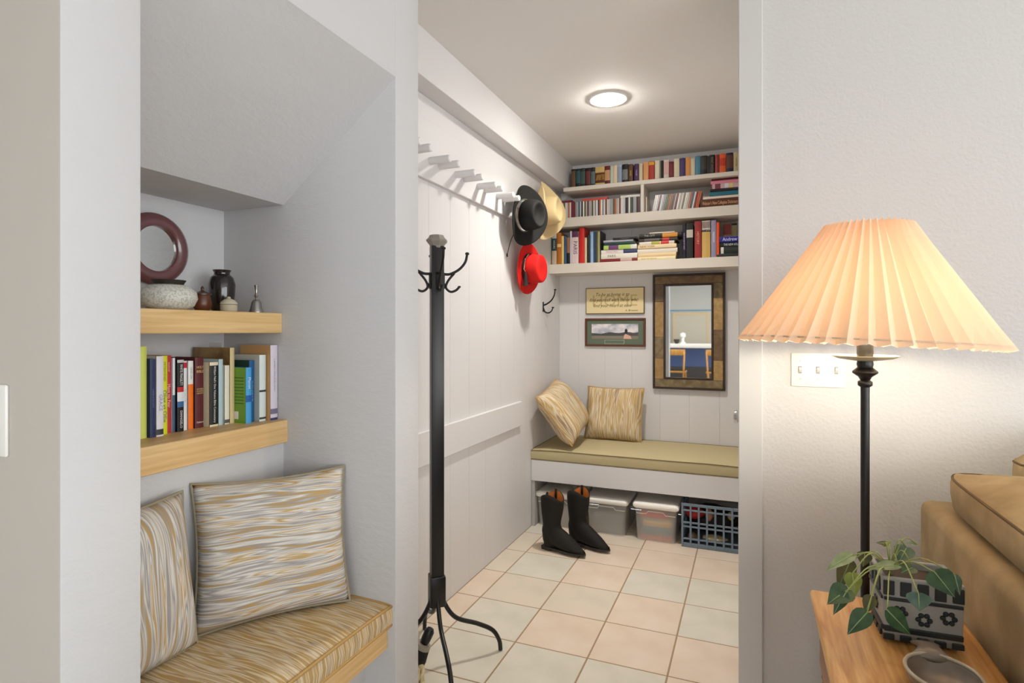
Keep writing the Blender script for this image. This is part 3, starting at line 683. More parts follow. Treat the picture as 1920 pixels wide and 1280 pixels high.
cc = V((-1.628, 1.165, 1.356 + .105)); cc.z = 1.548 - .04
cc = V((-1.648, 1.185, 1.46)); ax = V((1, 0, 0))
cc.z = 1.545
R_ = .100
obj('ring_frame', MB().lathe([(.066, -.006), (.068, .012), (.074, .016), (.090, .017), (.103, .010), (.108, 0), (.104, -.012), (.066, -.012)], 48, cc + V((0, 0, R_ - .101 + .0)), ax), M_plum, rm, smooth=True)
obj('glass', MB().lathe([(0, .002), (.070, .002)], 40, cc, ax, False), mat((222, 224, 224), .03, 1.0, name='mirror_glass'), rm)

# ------------------------------------------------------------------ wall pieces on the hall back wall
sg = thing('wall_sign', 'cream wooden sign with dark handwriting above the framed picture', 'sign', (-.916, YB, 1.516))
boxo('board', -1.133, -.699, YB - .016, YB, 1.418, 1.613, mat((112, 96, 66), .7), sg, .002)
boxo('face', -1.127, -.705, YB - .018, YB - .015, 1.424, 1.607, mat((226, 208, 160), .7), sg, .001)
fy = YB - .0184; NY = V((0, -1, 0))
text_mesh('HOME', EX, EZ, (-.916, fy + .0002, 1.512), .12, .38, NY, mat((200, 178, 120), .7), sg)
for s, z_, w_, xo, sz in (('To be at home is to', 1.561, .25, -.93, .036), ('find yourself with those who', 1.521, .36, -.92, .036), ('find your heart at ease', 1.480, .28, -.93, .034), ('A. Bronson', 1.443, .09, -.79, .02)):
    text_mesh(s, EX, EZ, (xo, fy, z_), sz, w_, NY, mat((58, 44, 24), .7), sg, shear=.35)
pf = thing('picture_frame', 'brown framed landscape print with a green mat', 'picture', (-.914, YB, 1.28))
M_fr = mat((96, 50, 26), .4, name='picture_wood'); x0, x1, z0, z1 = -1.138, -.691, 1.180, 1.387; w_ = .014
boxo('frame_side', x0, x0 + w_, YB - .02, YB, z0, z1, M_fr, pf, .002); boxo('frame_side', x1 - w_, x1, YB - .02, YB, z0, z1, M_fr, pf, .002)
boxo('frame_side', x0 + w_, x1 - w_, YB - .02, YB, z0, z0 + w_, M_fr, pf, .002); boxo('frame_side', x0 + w_, x1 - w_, YB - .02, YB, z1 - w_, z1, M_fr, pf, .002)
boxo('mat', x0 + w_, x1 - w_, YB - .010, YB - .004, z0 + w_, z1 - w_, mat((96, 110, 92), .8), pf, 0)
M_photo = mat((200, 200, 205), .5, name='landscape_print'); ramp_color(M_photo, [(.35, (150, 158, 172)), (.6, (232, 226, 228))], 14, (1, 1, 1.6), 5)
px0, px1, pz0, pz1 = -1.088, -.744, 1.234, 1.345
boxo('print', px0, px1, YB - .0115, YB - .0100, pz0, pz1, M_photo, pf, 0)
mb = MB(); hl = [1.278, 1.276, 1.272, 1.279, 1.285, 1.281, 1.278, 1.284, 1.286, 1.280, 1.284]
mb.add([(px0 + (px1 - px0) * i / 10, YB - .0118, pz0) for i in range(11)] + [(px0 + (px1 - px0) * i / 10, YB - .0118, z) for i, z in enumerate(hl)], [(i, i + 1, i + 12, i + 11) for i in range(10)])
obj('print_hills', mb, mat((74, 74, 78), .6), pf)
boxo('print_field', px0, px1, YB - .0122, YB - .0119, pz0, pz0 + .024, mat((128, 122, 104), .6), pf, 0)
obj('print_figure', MB().add([(-.85, YB - .0125, 1.236), (-.79, YB - .0125, 1.236), (-.80, YB - .0125, 1.258), (-.835, YB - .0125, 1.272), (-.846, YB - .0125, 1.262)], [(0, 1, 2, 3, 4)]), mat((216, 172, 150), .6), pf)
obj('print_figure', MB().add([(-.842, YB - .0126, 1.276), (-.822, YB - .0126, 1.276), (-.82, YB - .0126, 1.30), (-.83, YB - .0126, 1.31), (-.84, YB - .0126, 1.304)], [(0, 1, 2, 3, 4)]), mat((40, 38, 46), .6), pf)
boxo('caption_plate', -.99, -.845, YB - .0112, YB - .0100, 1.198, 1.228, mat((176, 184, 168), .7), pf, 0); boxo('caption_plate', -.987, -.848, YB - .0116, YB - .0112, 1.201, 1.226, mat((98, 112, 94), .8), pf, 0)
# mirror with patchwork wood frame
mr = thing('wall_mirror', 'tall rectangular mirror in a patchwork reclaimed wood frame', 'mirror', (-.396, YB, 1.29))
x0, x1, z0, z1 = -.638, -.153, .884, 1.694; gx0, gx1, gz0, gz1 = -.549, -.243, .968, 1.610
M_dk = mat((48, 32, 22), .5, name='dark_frame_wood')
for a in ((x0, x0 + .014, z0, z1), (x1 - .014, x1, z0, z1), (x0 + .014, x1 - .014, z0, z0 + .014), (x0 + .014, x1 - .014, z1 - .014, z1)):
    boxo('outer_rim', a[0], a[1], YB - .032, YB, a[2], a[3], M_dk, mr, .002)
for a in ((gx0 - .014, gx0, gz0 - .014, gz1 + .014), (gx1, gx1 + .014, gz0 - .014, gz1 + .014), (gx0, gx1, gz0 - .014, gz0), (gx0, gx1, gz1, gz1 + .014)):
    boxo('inner_rim', a[0], a[1], YB - .028, YB, a[2], a[3], M_dk, mr, .002)
def rw(n, a, b): return wood('reclaimed_wood_%d' % n, a, tuple((p + q) // 2 for p, q in zip(a, b)), b, 9, (3, 3, 3), .6)
RW = [rw(i, a, b) for i, (a, b) in enumerate((((92, 70, 46), (128, 104, 72)), ((136, 106, 62), (170, 138, 88)), ((100, 84, 58), (140, 122, 88)), ((84, 68, 50), (110, 92, 68)), ((150, 118, 70), (184, 152, 100))))]
lx0, lx1, rx0, rx1 = x0 + .014, gx0 - .014, gx1 + .014, x1 - .014
bz0, bz1, tz0, tz1 = z0 + .014, gz0 - .014, gz1 + .014, z1 - .014
for xa_, xb_, za_, zb_, k in ((lx0, rx1, tz0, tz1, 0), (lx0, rx1, bz0, bz1, 2), (lx0, lx1, 1.50, tz0, 3), (lx0, lx1, 1.25, 1.50, 1), (lx0, lx1, 1.10, 1.25, 2), (lx0, lx1, bz1, 1.10, 1),
                              (rx0, rx1, 1.52, tz0, 2), (rx0, rx1, 1.30, 1.52, 4), (rx0, rx1, 1.09, 1.30, 0), (rx0, rx1, bz1, 1.09, 4)):
    boxo('wood_block', xa_ + .0006, xb_ - .0006, YB - .026, YB - .004, za_ + .0006, zb_ - .0006, RW[k], mr, .001)
boxo('glass', gx0, gx1, YB - .018, YB - .014, gz0, gz1, mat((235, 238, 238), .02, 1.0, name='silvered_glass'), mr, 0)

# ------------------------------------------------------------------ iron wall hook in the hall
def double_hook(name, label, base, out, group=None, s=1.0, parent=None):
    """cast hook: plate on wall, long upper prong and short lower one, pointing along out"""
    base = V(base); out = V(out).normalized(); side = out.cross(EZ).normalized()
    t = parent or thing(name, label, 'hook', base, group)
    P = lambda o, z: base + out * o * s + EZ * z * s
    if parent is None:
        obj('plate', MB().fbox(base, side, EZ, out, -.009, .009, -.034, .036, 0, .006), M_iron, t, bevel=.002, seg=2)
    up = bez([P(.004, .012), P(.03, .022), P(.062, .045), P(.083, .080), P(.090, .118)], 6)
    dn = bez([P(.004, -.010), P(.016, -.034), P(.040, -.042), P(.062, -.030), P(.074, -.006)], 6)
    o1 = obj('upper_prong', MB().tube(up, [.0062 - .002 * i / len(up) for i in range(len(up))], 8), M_iron, t, smooth='all')
    o2 = obj('lower_prong', MB().tube(dn, [.0058 - .0018 * i / len(dn) for i in range(len(dn))], 8), M_iron, t, smooth='all')
    for p, oo in ((up[-1], o1), (dn[-1], o2)):
        obj('knob', MB().lathe([(.0, -.005), (.006, -.003), (.010, .001), (.009, .005), (0, .007)], 10, p, (0, 0, 1)), M_iron, oo, smooth=True)
    return t
double_hook('coat_hook', 'black iron double coat hook on the hall wall below the red hat', (XL, 3.82, 1.462), (1, 0, 0))

# ------------------------------------------------------------------ hats
def hat(name, label, c, out, up, L_, W_, cr, ch, curl, m, dent=.02, pinch=.5, band=None, sag=.0, flat=False):
    """c: centre of the brim opening; out: direction the crown points; up: direction of the hat's front-back axis"""
    out = V(out).normalized(); up = V(up); up = (up - out * up.dot(out)).normalized(); sd = up.cross(out).normalized()
    c = V(c); t = thing(name, label, 'hat', c)
    seg = 48
    def P(x, y, z): return c + up * x + sd * y + out * z
    rings = []
    rx, ry = cr
    def ring(fx, fy, zf):
        return [P(fx * math.cos(2 * PI * k / seg), fy * math.sin(2 * PI * k / seg), zf(2 * PI * k / seg)) for k in range(seg)]
    for f in (1.0, .92, .8, .65, .5, .35, .2, .08, -.03):
        bx = rx + (L_ / 2 - rx) * f; by = ry + (W_ / 2 - ry) * f
        rings.append(ring(bx, by, lambda a, f=f: f * f * (curl * math.sin(a) ** 2 - sag * math.cos(a) ** 2)))
    brim = MB().loft(rings, cap=False)
    ob = obj('brim', brim, m, t, smooth='all')
    md = ob.modifiers.new('solid', 'SOLIDIFY'); md.thickness = .004; md.offset = 0
    cr_r = [ring(rx, ry, lambda a: -.002)]
    for f, s_ in ((.3, 1.0), (.6, .97), (.85, .9 if not flat else .96), (.96, .82 if not flat else .92), (1.0, .70 if not flat else .84)):
        cr_r.append(ring(rx * s_, ry * s_ * (1 - pinch * .15 * f), lambda a, f=f: ch * f * (1 - .06 * math.cos(a) * f)))
    for s_ in (.5, .3, .1):
        cr_r.append(ring(rx * s_ * (.84 if flat else 1), ry * s_ * (.84 if flat else .8), lambda a, s_=s_: ch * (1 if flat else 1) - dent * (1 - (s_ / .7) ** 2) - (0 if flat else dent * .3)))
    crown = MB().loft(cr_r, cap=True)
    obj('crown', crown, m, t, smooth='all', sub=1)
    if band: obj('hat_band', MB().loft([ring(rx * 1.015, ry * 1.02, lambda a: .002), ring(rx * 1.015, ry * 1.01, lambda a: band[1])], cap=False), band[0], t, smooth='all')
    return t, P
M_felt = mat((28, 27, 24), .8, name='black_felt', spec=.3)
M_straw = mat((216, 194, 146), .8, name='cream_straw', spec=.3)
M_redf = mat((206, 26, 22), .75, name='red_felt', spec=.3)
t, P = hat('cowboy_hat', 'black felt cowboy hat hanging from the peg rail', (-1.245, 3.21, 1.985), (.90, -.36, -.06), (0, .12, 1), .36, .30, (.094, .078), .125, .055, M_felt, .028, .6)
cord = mat((150, 146, 136), .6, name='grey_cord')
obj('hat_cord', MB().tube([P(.097 * math.cos(a * PI / 20), .081 * math.sin(a * PI / 20), .004) for a in range(41)], .0013, 6), cord, t, smooth='all')
obj('chin_string', MB().tube(bez([P(-.10, -.06, .0), P(-.17, -.07, -.02), P(-.25, -.075, -.03)], 6), .002, 6), M_felt, t, smooth='all')
obj('string_bead', MB().lathe([(0, -.012), (.005, -.006), (.005, .006), (0, .012)], 8, P(-.255, -.075, -.03)), M_felt, t, smooth='all')
t, P = hat('cowboy_hat', 'cream straw cowboy hat hanging nearest the bookshelf', (-1.265, 3.58, 2.085), (1, -.10, -.02), (.05, .1, 1), .38, .34, (.098, .082), .130, .10, M_straw, .03, .6)
obj('chin_string', MB().tube(bez([P(-.09, -.05, .01), P(-.14, -.045, .03), P(-.20, -.05, .02)], 6), .003, 6), mat((150, 110, 60), .7), t, smooth='all')
obj('string_knot', MB().lathe([(0, -.012), (.008, -.004), (.008, .004), (0, .012)], 8, P(-.10, -.03, .03)), mat((140, 80, 40), .7), t, smooth='all')
t, P = hat('gaucho_hat', 'bright red flat crowned felt hat hanging below the black hat', (-1.285, 3.37, 1.685), (1, -.14, -.06), (.05, .1, 1), .32, .30, (.092, .082), .105, .012, M_redf, .008, .2, (mat((40, 24, 26), .7, name='woven_band'), .018), flat=True)
obj('tassel', MB().lathe([(.003, .05), (.008, .040), (.012, .01), (.015, -.03), (.016, -.035)], 12, P(-.085, -.075, .035), EZ), mat((26, 22, 20), .8, name='black_tassel'), t, smooth=True)
obj('tassel_cord', MB().tube([P(-.085, -.075, .035) + EZ * .05, P(-.02, -.084, .02), P(.05, -.07, .014)], .003, 6), mat((150, 130, 110), .7), t, smooth='all')

# ------------------------------------------------------------------ coat rack
rc = V((-1.131, 1.967, 0))
cr = thing('coat_rack', 'black free-standing coat rack with square post and iron hooks', 'coat rack', rc)
ang = math.atan2(2.146 - 1.967, -.929 + 1.131)
da = V((math.cos(ang), math.sin(ang), 0)); db = V((-math.sin(ang), math.cos(ang), 0))
pw = .0245
obj('post', MB().fbox(rc, da, db, EZ, -pw, pw, -pw, pw, .235, 1.628), M_black, cr, bevel=.003, seg=2, smooth=True)
octp = [(.027, 1.620), (.029, 1.630), (.042, 1.645), (.043, 1.651), (.034, 1.659), (.028, 1.670), (0.0, 1.675)]
obj('finial', MB().lathe(octp, 8, rc), mat((140, 134, 126), .5, name='weathered_finial'), cr)
obj('collar', MB().fbox(rc, da, db, EZ, -pw - .006, pw + .006, -pw - .006, pw + .006, .225, .345), M_black, cr, bevel=.006, seg=2, smooth=True)
for k in range(4):
    d_ = da if k == 0 else (-db if k == 1 else (-da if k == 2 else db))
    pts = bez([rc + d_ * .020 + EZ * .30, rc + d_ * .028 + EZ * .235, rc + d_ * .075 + EZ * .165, rc + d_ * .165 + EZ * .125, rc + d_ * .228 + EZ * .088, rc + d_ * .256 + EZ * .042, rc + d_ * .262 + EZ * .003], 8)
    lg = obj('leg', MB().tube(pts, .0088, 10), M_black, cr, smooth='all')
    hk_d = d_
    # cast hook: bracket, upper and lower prongs
    base = rc + hk_d * pw + EZ * 1.495
    hk = obj('hook', MB().fbox(base, hk_d.cross(EZ), EZ, hk_d, -.009, .009, -.035, .03, 0, .006), M_iron, cr, bevel=.002, seg=1)
    Pk = lambda o, z: base + hk_d * o + EZ * z
    up = bez([Pk(.004, .024), Pk(.03, .026), Pk(.065, .045), Pk(.090, .075), Pk(.098, .108)], 6)
    dn = bez([Pk(.046, .030), Pk(.020, -.002), Pk(.012, -.028), Pk(.030, -.044), Pk(.052, -.038), Pk(.066, -.024)], 6)
    br = [Pk(.004, -.02), Pk(.014, -.012)]
    a1 = obj('upper_prong', MB().tube(up, .0052, 8), M_iron, hk, smooth='all'); a2 = obj('lower_prong', MB().tube(dn, .0048, 8), M_iron, hk, smooth='all')
    obj('bracket', MB().tube(br, .004, 6), M_iron, hk, smooth='all')
    obj('knob', MB().lathe([(0, -.006), (.008, -.003), (.009, .002), (.006, .006), (0, .007)], 8, up[-1]), M_iron, hk, smooth=True)
    obj('knob', MB().lathe([(0, -.005), (.006, -.002), (.006, .003), (0, .005)], 8, dn[-1]), M_iron, hk, smooth=True)

# ------------------------------------------------------------------ umbrella basket behind the niche corner
bk = V((-1.150, 1.735, 0))
bt = thing('umbrella_basket', 'cream openwork basket at the foot of the coat rack', 'basket', bk)
M_cream = mat((206, 190, 150), .7, name='cream_wicker')
for zz in (.008, .045, .085, .118):
    obj('hoop', MB().tube([bk + V((math.cos(a * PI / 16) * .082, math.sin(a * PI / 16) * .082, zz)) for a in range(33)], .008, 6), M_cream, bt, smooth='all')
for k in range(18):
    a = 2 * PI * k / 18; a2_ = a + .28
    obj('stave', MB().tube([bk + V((math.cos(a) * .082, math.sin(a) * .082, .004)), bk + V((math.cos(a2_) * .084, math.sin(a2_) * .084, .12))], .006, 5), M_cream, bt, smooth='all')
obj('bottom', MB().lathe([(.0, .002), (.08, .002), (.08, .008), (0, .008)], 24, bk), M_cream, bt)
um = thing('folded_umbrella', 'folded black umbrella sticking out of the cream basket', 'umbrella', bk + V((0, 0, .012)))
tip = bk + V((.012, .004, .02)); axu = V((.085, .05, .215)).normalized()
obj('canopy', MB().lathe([(.012, 0), (.028, .05), (.034, .12), (.026, .17), (.012, .18)], 14, tip, axu), mat((16, 16, 18), .8), um, smooth=True)
obj('handle', MB().lathe([(.014, .18), (.017, .19), (.018, .225), (.012, .235), (0, .237)], 14, tip, axu), M_black, um, smooth=True)
obj('strap_band', MB().lathe([(.0275, .162), (.0275, .178), (.02, .179)], 14, tip, axu), mat((150, 142, 128), .7), um, smooth=True)

# ------------------------------------------------------------------ boots
def boot(label, heel, toe_dir, mirror=1):
    heel = V(heel); f = V((toe_dir[0], toe_dir[1], 0)).normalized(); s = V((-f.y, f.x, 0)) * mirror
    t = thing('cowboy_boot', label, 'boot', heel, 'pair of black cowboy boots')
    P = lambda a, b, z: heel + f * a + s * b + EZ * z
    seg = 20
    M_leather = mat((27, 24, 21), .75, name='black_suede', spec=.3)
    # cross-sections: centre a, height z, half-length, half-width, tilt
    secs = [(.058, .325, .074, .060, 0), (.058, .28, .074, .060, 0), (.056, .22, .068, .055, .0), (.052, .16, .054, .046, .05), (.058, .120, .060, .044, .28), (.076, .092, .070, .043, .60), (.110, .074, .064, .043, .90),
            (.155, .058, .050, .044, 1.18), (.205, .044, .036, .042, 1.36), (.245, .029, .021, .027, 1.45), (.272, .025, .012, .012, 1.5)]
    rings = []
    for a, z, hl_, hw, tl in secs:
        r = []
        for k in range(seg):
            an = 2 * PI * k / seg
            x = hl_ * math.cos(an); y = hw * math.sin(an)
            zz = z + x * math.sin(tl); aa = a + x * math.cos(tl)
            if z > .3: zz += -.028 * abs(math.cos(an)) ** 2 * (1) + .016 * math.sin(an) ** 2   # scalloped top
            r.append(P(aa, y, max(zz, .022)))
        rings.append(r)
    # close the heel: lower back part
    sh = obj('upper', MB().loft(rings, cap=False), M_leather, t, smooth='all', sub=1)
    md = sh.modifiers.new('solid', 'SOLIDIFY'); md.thickness = .003; md.offset = -1
    hr = [[P(.045 + l * math.cos(2 * PI * k / seg), w * math.sin(2 * PI * k / seg), z) for k in range(seg)] for z, l, w in ((.012, .036, .028), (.03, .040, .032), (.06, .050, .036), (.11, .056, .038), (.14, .050, .038))]
    obj('heel_counter', MB().loft(hr), M_leather, t, smooth='all')
    inn = [[P(.057 + l * math.cos(2 * PI * k / seg), w * math.sin(2 * PI * k / seg), z + (-.028 * math.cos(2 * PI * k / seg) ** 2 + .016 * math.sin(2 * PI * k / seg) ** 2 if z > .3 else 0)) for k in range(seg)] for z, l, w in ((.323, .0695, .0555), (.27, .066, .052))]
    obj('lining', MB().loft(inn, cap=False), mat((196, 112, 44), .7, name='tan_lining'), t, smooth='all')
    out_ = [(-.004, .026), (.03, .034), (.08, .034), (.15, .038), (.20, .040), (.245, .030), (.275, .013), (.282, 0)]
    pts = [(a, b) for a, b in out_] + [(a, -b) for a, b in reversed(out_[:-1])]
    n_ = len(pts); mb = MB(); mb.v = [tuple(P(a, b, z)) for z in (.014, .023) for a, b in pts]
    mb.f = [tuple(range(n_)), tuple(range(2 * n_ - 1, n_ - 1, -1))] + [(i, (i + 1) % n_, (i + 1) % n_ + n_, i + n_) for i in range(n_)]
    obj('sole', mb, mat((42, 34, 28), .6), t)
    obj('heel', MB().fbox(heel, f, s, EZ, -.004, .062, -.030, .030, 0, .022), mat((36, 30, 26), .6), t, bevel=.006, seg=2)
    for sgn in (1, -1):
        obj('pull_strap', MB().tube([P(.052, sgn * .050, .29), P(.052, sgn * .053, .345), P(.052, sgn * .047, .350), P(.052, sgn * .045, .30)], .006, 6), M_leather, t, smooth='all')
    return t
boot('black suede cowboy boot nearer the hall wall', (-1.135, 3.25, 0), (.25, -.06))
boot('black suede cowboy boot nearer the storage bins', (-1.015, 3.395, 0), (.25, -.085), -1)

# ------------------------------------------------------------------ storage bins and crate under the bench
M_clear = bpy.data.materials.new('cloudy_plastic'); M_clear.use_nodes = True
N_, L_, B_ = nodes(M_clear); B_.inputs['Base Color'].default_value = lin((236, 233, 227)); B_.inputs['Roughness'].default_value = .3; B_.inputs['Alpha'].default_value = .30; B_.inputs['Specular IOR Level'].default_value = .25
M_lid = mat((238, 234, 226), .45, name='white_lid')
def bin_(label, x0, x1, y0, y1, h, content):
    t = thing('storage_bin', label, 'storage bin', ((x0 + x1) / 2, (y0 + y1) / 2, 0), 'plastic bins under the bench')
    def rr(ix, iy, z, n=5, rad=.02):
        a, b, c_, d_ = x0 + ix, x1 - ix, y0 + iy, y1 - iy; out_ = []
        for cx, cy, s in ((b - rad, d_ - rad, 0), (a + rad, d_ - rad, PI / 2), (a + rad, c_ + rad, PI), (b - rad, c_ + rad, 1.5 * PI)):
            for k in range(n): an = s + PI / 2 * k / (n - 1); out_.append((cx + rad * math.cos(an), cy + rad * math.sin(an), z))
        return out_
    bd = obj('body', MB().loft([rr(.018, .018, .002), rr(.014, .014, .006), rr(.004, .004, h - .03), rr(.004, .004, h - .012)], cap=False).loft([rr(.018, .018, .002), rr(.018, .018, .003)]), M_clear, t, smooth=True)
    rib = MB(); zl = h - .055
    yf = y0 + .0055
    rib.tube([(x0 + .012, yf, zl - .004), (x0 + .07, yf, zl - .004), (x0 + .085, yf, zl + .012), (x1 - .085, yf, zl + .012), (x1 - .07, yf, zl - .004), (x1 - .012, yf, zl - .004)], .0025, 6)
    obj('handle_ridge', rib, mat((226, 222, 214), .4), bd)
    obj('lid', MB().loft([rr(-.002, -.002, h - .026), rr(-.008, -.008, h - .020), rr(-.010, -.010, h - .008), rr(-.006, -.006, h + .004), rr(.006, .006, h + .010), rr(.02, .02, h + .012)]), M_lid, t, smooth=True, angle=60)
    for i, (a0, a1, za, zb_, c_, ds) in enumerate(content):
        o = boxo('packed_item', x0 + .03 + (x1 - x0 - .06) * a0, x0 + .03 + (x1 - x0 - .06) * a1, y0 + .028, y1 - .06, .006 + (h - .04) * za, .006 + (h - .04) * zb_, mat(c_, .7), None, .002)
        tag(o, ds + ' inside ' + label, 'packed item')
bin_('clear bin with a white lid behind the boots', -1.315, -1.03, 3.61, 4.02, .218, [(.05, .95, 0, .75, (132, 126, 116), 'grey folded cloth')])
bin_('clear bin with grey contents left of the book bin', -.972, -.712, 3.60, 4.02, .222, [(.05, .95, 0, .7, (112, 108, 100), 'dark grey folded cloth')])
bin_('clear bin packed with colourful books', -.662, -.402, 3.585, 4.0, .228, [(.02, .98, 0, .14, (180, 100, 70), 'rust red book'), (.02, .85, .15, .28, (110, 116, 112), 'grey book'), (.05, .98, .29, .42, (104, 130, 140), 'blue grey book'), (.08, .95, .43, .52, (190, 150, 90), 'ochre book'), (.1, .98, .53, .62, (216, 180, 110), 'pale yellow book'), (.0, .9, .63, .72, (150, 140, 110), 'olive book'), (.0, .85, .73, .85, (208, 66, 50), 'bright red book')])
ck = thing('milk_crate', 'grey blue plastic lattice crate filled with odds and ends', 'crate', (-.22, 3.76, 0))
M_crate = mat((110, 126, 140), .5, name='crate_plastic')
X0, X1, Yc0, Yc1, Hc = -.378, -.038, 3.585, 3.95, .262
boxo('base', X0, X1, Yc0, Yc1, 0.001, .012, M_crate, ck, .002)
for z_, hh in ((.012, .014), (.045, .010), (.118, .010), (.142, .010), (.215, .010), (.245, .017)):
    boxo('front_bar', X0, X1, Yc0, Yc0 + .008, z_, z_ + hh, M_crate, ck, .001); boxo('side_bar', X0, X0 + .008, Yc0, Yc1, z_, z_ + hh, M_crate, ck, .001)
    boxo('back_bar', X0, X1, Yc1 - .008, Yc1, z_, z_ + hh, M_crate, ck, .001); boxo('side_bar', X1 - .008, X1, Yc0, Yc1, z_, z_ + hh, M_crate, ck, .001)
for k in range(8):
    xx = X0 + (X1 - X0 - .014) * k / 7
    boxo('front_upright', xx, xx + .011, Yc0 - .002, Yc0 + .008, .012, Hc, M_crate, ck, .001)
    yy = Yc0 + (Yc1 - Yc0 - .01) * k / 7
    boxo('side_upright', X0 - .002, X0 + .008, yy, yy + .010, .012, Hc, M_crate, ck, .001)
for i, (a, b, c_, d_, e_, f_, col, ds, cat) in enumerate(((-.36, -.25, 3.61, 3.72, .145, .235, (176, 36, 32), 'red shiny shoe in the upper part of the crate', 'shoe'), (-.245, -.20, 3.61, 3.70, .145, .23, (190, 140, 120), 'pink patterned cloth standing in the crate', 'cloth'), (-.26, -.12, 3.61, 3.70, .03, .07, (206, 190, 150), 'cream shoe lying low in the crate', 'shoe'),
        (-.345, -.29, 3.61, 3.68, .02, .08, (130, 110, 90), 'brown scrap lying in the crate corner', 'cloth'), (-.12, -.08, 3.61, 3.68, .17, .225, (176, 164, 110), 'khaki cloth at the right of the crate', 'cloth'), (-.36, -.05, 3.73, 3.93, .014, .22, (34, 30, 28), 'dark bundle filling the back of the crate', 'bundle'))):
    mb = MB(); n_ = 14
    rg = []
    for q in range(7):
        tq = q / 6; rr_ = math.sin(PI * (.12 + .8 * tq)); rg.append([(a + (b - a) * tq, (c_ + d_) / 2 + (d_ - c_) / 2 * rr_ * math.cos(2 * PI * k / n_), (e_ + f_) / 2 + (f_ - e_) / 2 * rr_ * math.sin(2 * PI * k / n_) * (1 - .25 * tq)) for k in range(n_)])
    o = obj('stored_' + cat, mb.loft(rg), mat(col, .55), None, smooth=True, angle=70); tag(o, ds, cat)

# ------------------------------------------------------------------ switch plates
def plate(label, x0, x1, z0, z1, Y, n_sw, rocker=False):
    t = thing('light_switch', label, 'light switch', ((x0 + x1) / 2, Y, (z0 + z1) / 2))
    obj('plate', MB().box(x0, x1, Y - .006, Y, z0, z1), M_white, t, bevel=.003, seg=2, smooth=True)
    for k in range(n_sw):
        cx = x0 + (x1 - x0) * (k + .5) / n_sw; cz = (z0 + z1) / 2
        if rocker: boxo('rocker', cx - .017, cx + .017, Y - .010, Y - .005, cz - .033, cz + .033, M_white, t, .002); continue
        sl_ = boxo('switch_slot', cx - .0055, cx + .0055, Y - .0066, Y - .005, cz - .012, cz + .012, mat((150, 144, 132), .5), t, .0005)
        obj('toggle', MB().add([(cx - .004, Y - .006, cz - .008), (cx + .004, Y - .006, cz - .008), (cx + .004, Y - .006, cz + .004), (cx - .004, Y - .006, cz + .004), (cx - .003, Y - .017, cz + .002), (cx + .003, Y - .017, cz + .002), (cx + .003, Y - .016, cz + .009), (cx - .003, Y - .016, cz + .009)],
            [(0, 1, 2, 3), (4, 7, 6, 5), (0, 4, 5, 1), (1, 5, 6, 2), (2, 6, 7, 3), (3, 7, 4, 0)]), M_white, t)
        for dz in (-.03, .03):
            obj('screw', MB().lathe([(.0032, 0), (.003, .0012), (0, .0014)], 10, (cx, Y - .006, cz + dz), (0, -1, 0)), mat((205, 202, 196), .4), t, smooth=True)
    return t
plate('white three toggle switch plate on the lamp wall', .130, .291, 1.110, 1.223, YR, 3)
plate('white rocker switch plate at the left edge of the picture', -1.176, -1.100, 1.096, 1.212, Y0, 1, True)

# ------------------------------------------------------------------ floor lamp
lp = at(1622, 672, 1.45); lx, ly = lp.x, lp.y
fl = thing('floor_lamp', 'black floor lamp with a glowing pleated peach shade', 'lamp', (lx, ly, 0))
obj('base', MB().lathe([(.125, 0), (.128, .010), (.10, .022), (.03, .030), (.014, .05)], 36, (lx, ly, 0)), M_black, fl, smooth=True)
obj('pole', MB().lathe([(.0102, .03), (.0102, 1.158)], 20, (lx, ly, 0)), M_black, fl, smooth=True)
obj('turned_neck', MB().lathe([(.0102, 1.156), (.0165, 1.161), (.0165, 1.170), (.011, 1.174), (.015, 1.182), (.0285, 1.192), (.0285, 1.196), (.017, 1.206), (.019, 1.214), (.0175, 1.222)], 24, (lx, ly, 0)), M_black, fl, smooth=True, angle=60)
obj('drip_pan', MB().lathe([(.018, 1.222), (.030, 1.2235), (.060, 1.228), (.074, 1.234), (.074, 1.236), (.055, 1.231), (.018, 1.2265)], 40, (lx, ly, 0)), mat((196, 182, 150), .4, name='cream_metal'), fl, smooth=True)
obj('socket', MB().lathe([(.0185, 1.226), (.0185, 1.262), (.016, 1.266)], 20, (lx, ly, 0)), M_black, fl, smooth=True)
M_bulb = bpy.data.materials.new('lit_bulb'); M_bulb.use_nodes = True
b_ = M_bulb.node_tree.nodes['Principled BSDF']; b_.inputs['Emission Color'].default_value = (1, .90, .68, 1); b_.inputs['Emission Strength'].default_value = 180
obj('bulb', MB().lathe([(.013, 1.266), (.017, 1.278), (.028, 1.298), (.030, 1.315), (.022, 1.336), (0, 1.345)], 20, (lx, ly, 0)), M_bulb, fl, smooth=True)
M_shade = bpy.data.materials.new('pleated_peach_fabric'); M_shade.use_nodes = True
N_, L_, B_ = nodes(M_shade)
B_.inputs['Base Color'].default_value = lin((232, 210, 188)); B_.inputs['Roughness'].default_value = .85; B_.inputs['Specular IOR Level'].default_value = .1
trn = N_.new('ShaderNodeBsdfTranslucent'); trn.inputs['Color'].default_value = lin((250, 190, 134))
mx = N_.new('ShaderNodeMixShader'); mx.inputs[0].default_value = .14
out_n = [n for n in N_ if n.type == 'OUTPUT_MATERIAL'][0]
L_.new(B_.outputs[0], mx.inputs[1]); L_.new(trn.outputs[0], mx.inputs[2]); L_.new(mx.outputs[0], out_n.inputs['Surface'])
zb_, zt_ = 1.262, 1.562; rb, rt = .287, .094
npl = 46; mb = MB(); cols = 2 * npl; rows = 6
rnd = [random.uniform(.75, 1.25) for _ in range(npl)]
tilt = Matrix.Rotation(math.radians(2.6), 3, V((math.sin(YAW), -math.cos(YAW), 0)) * -1)
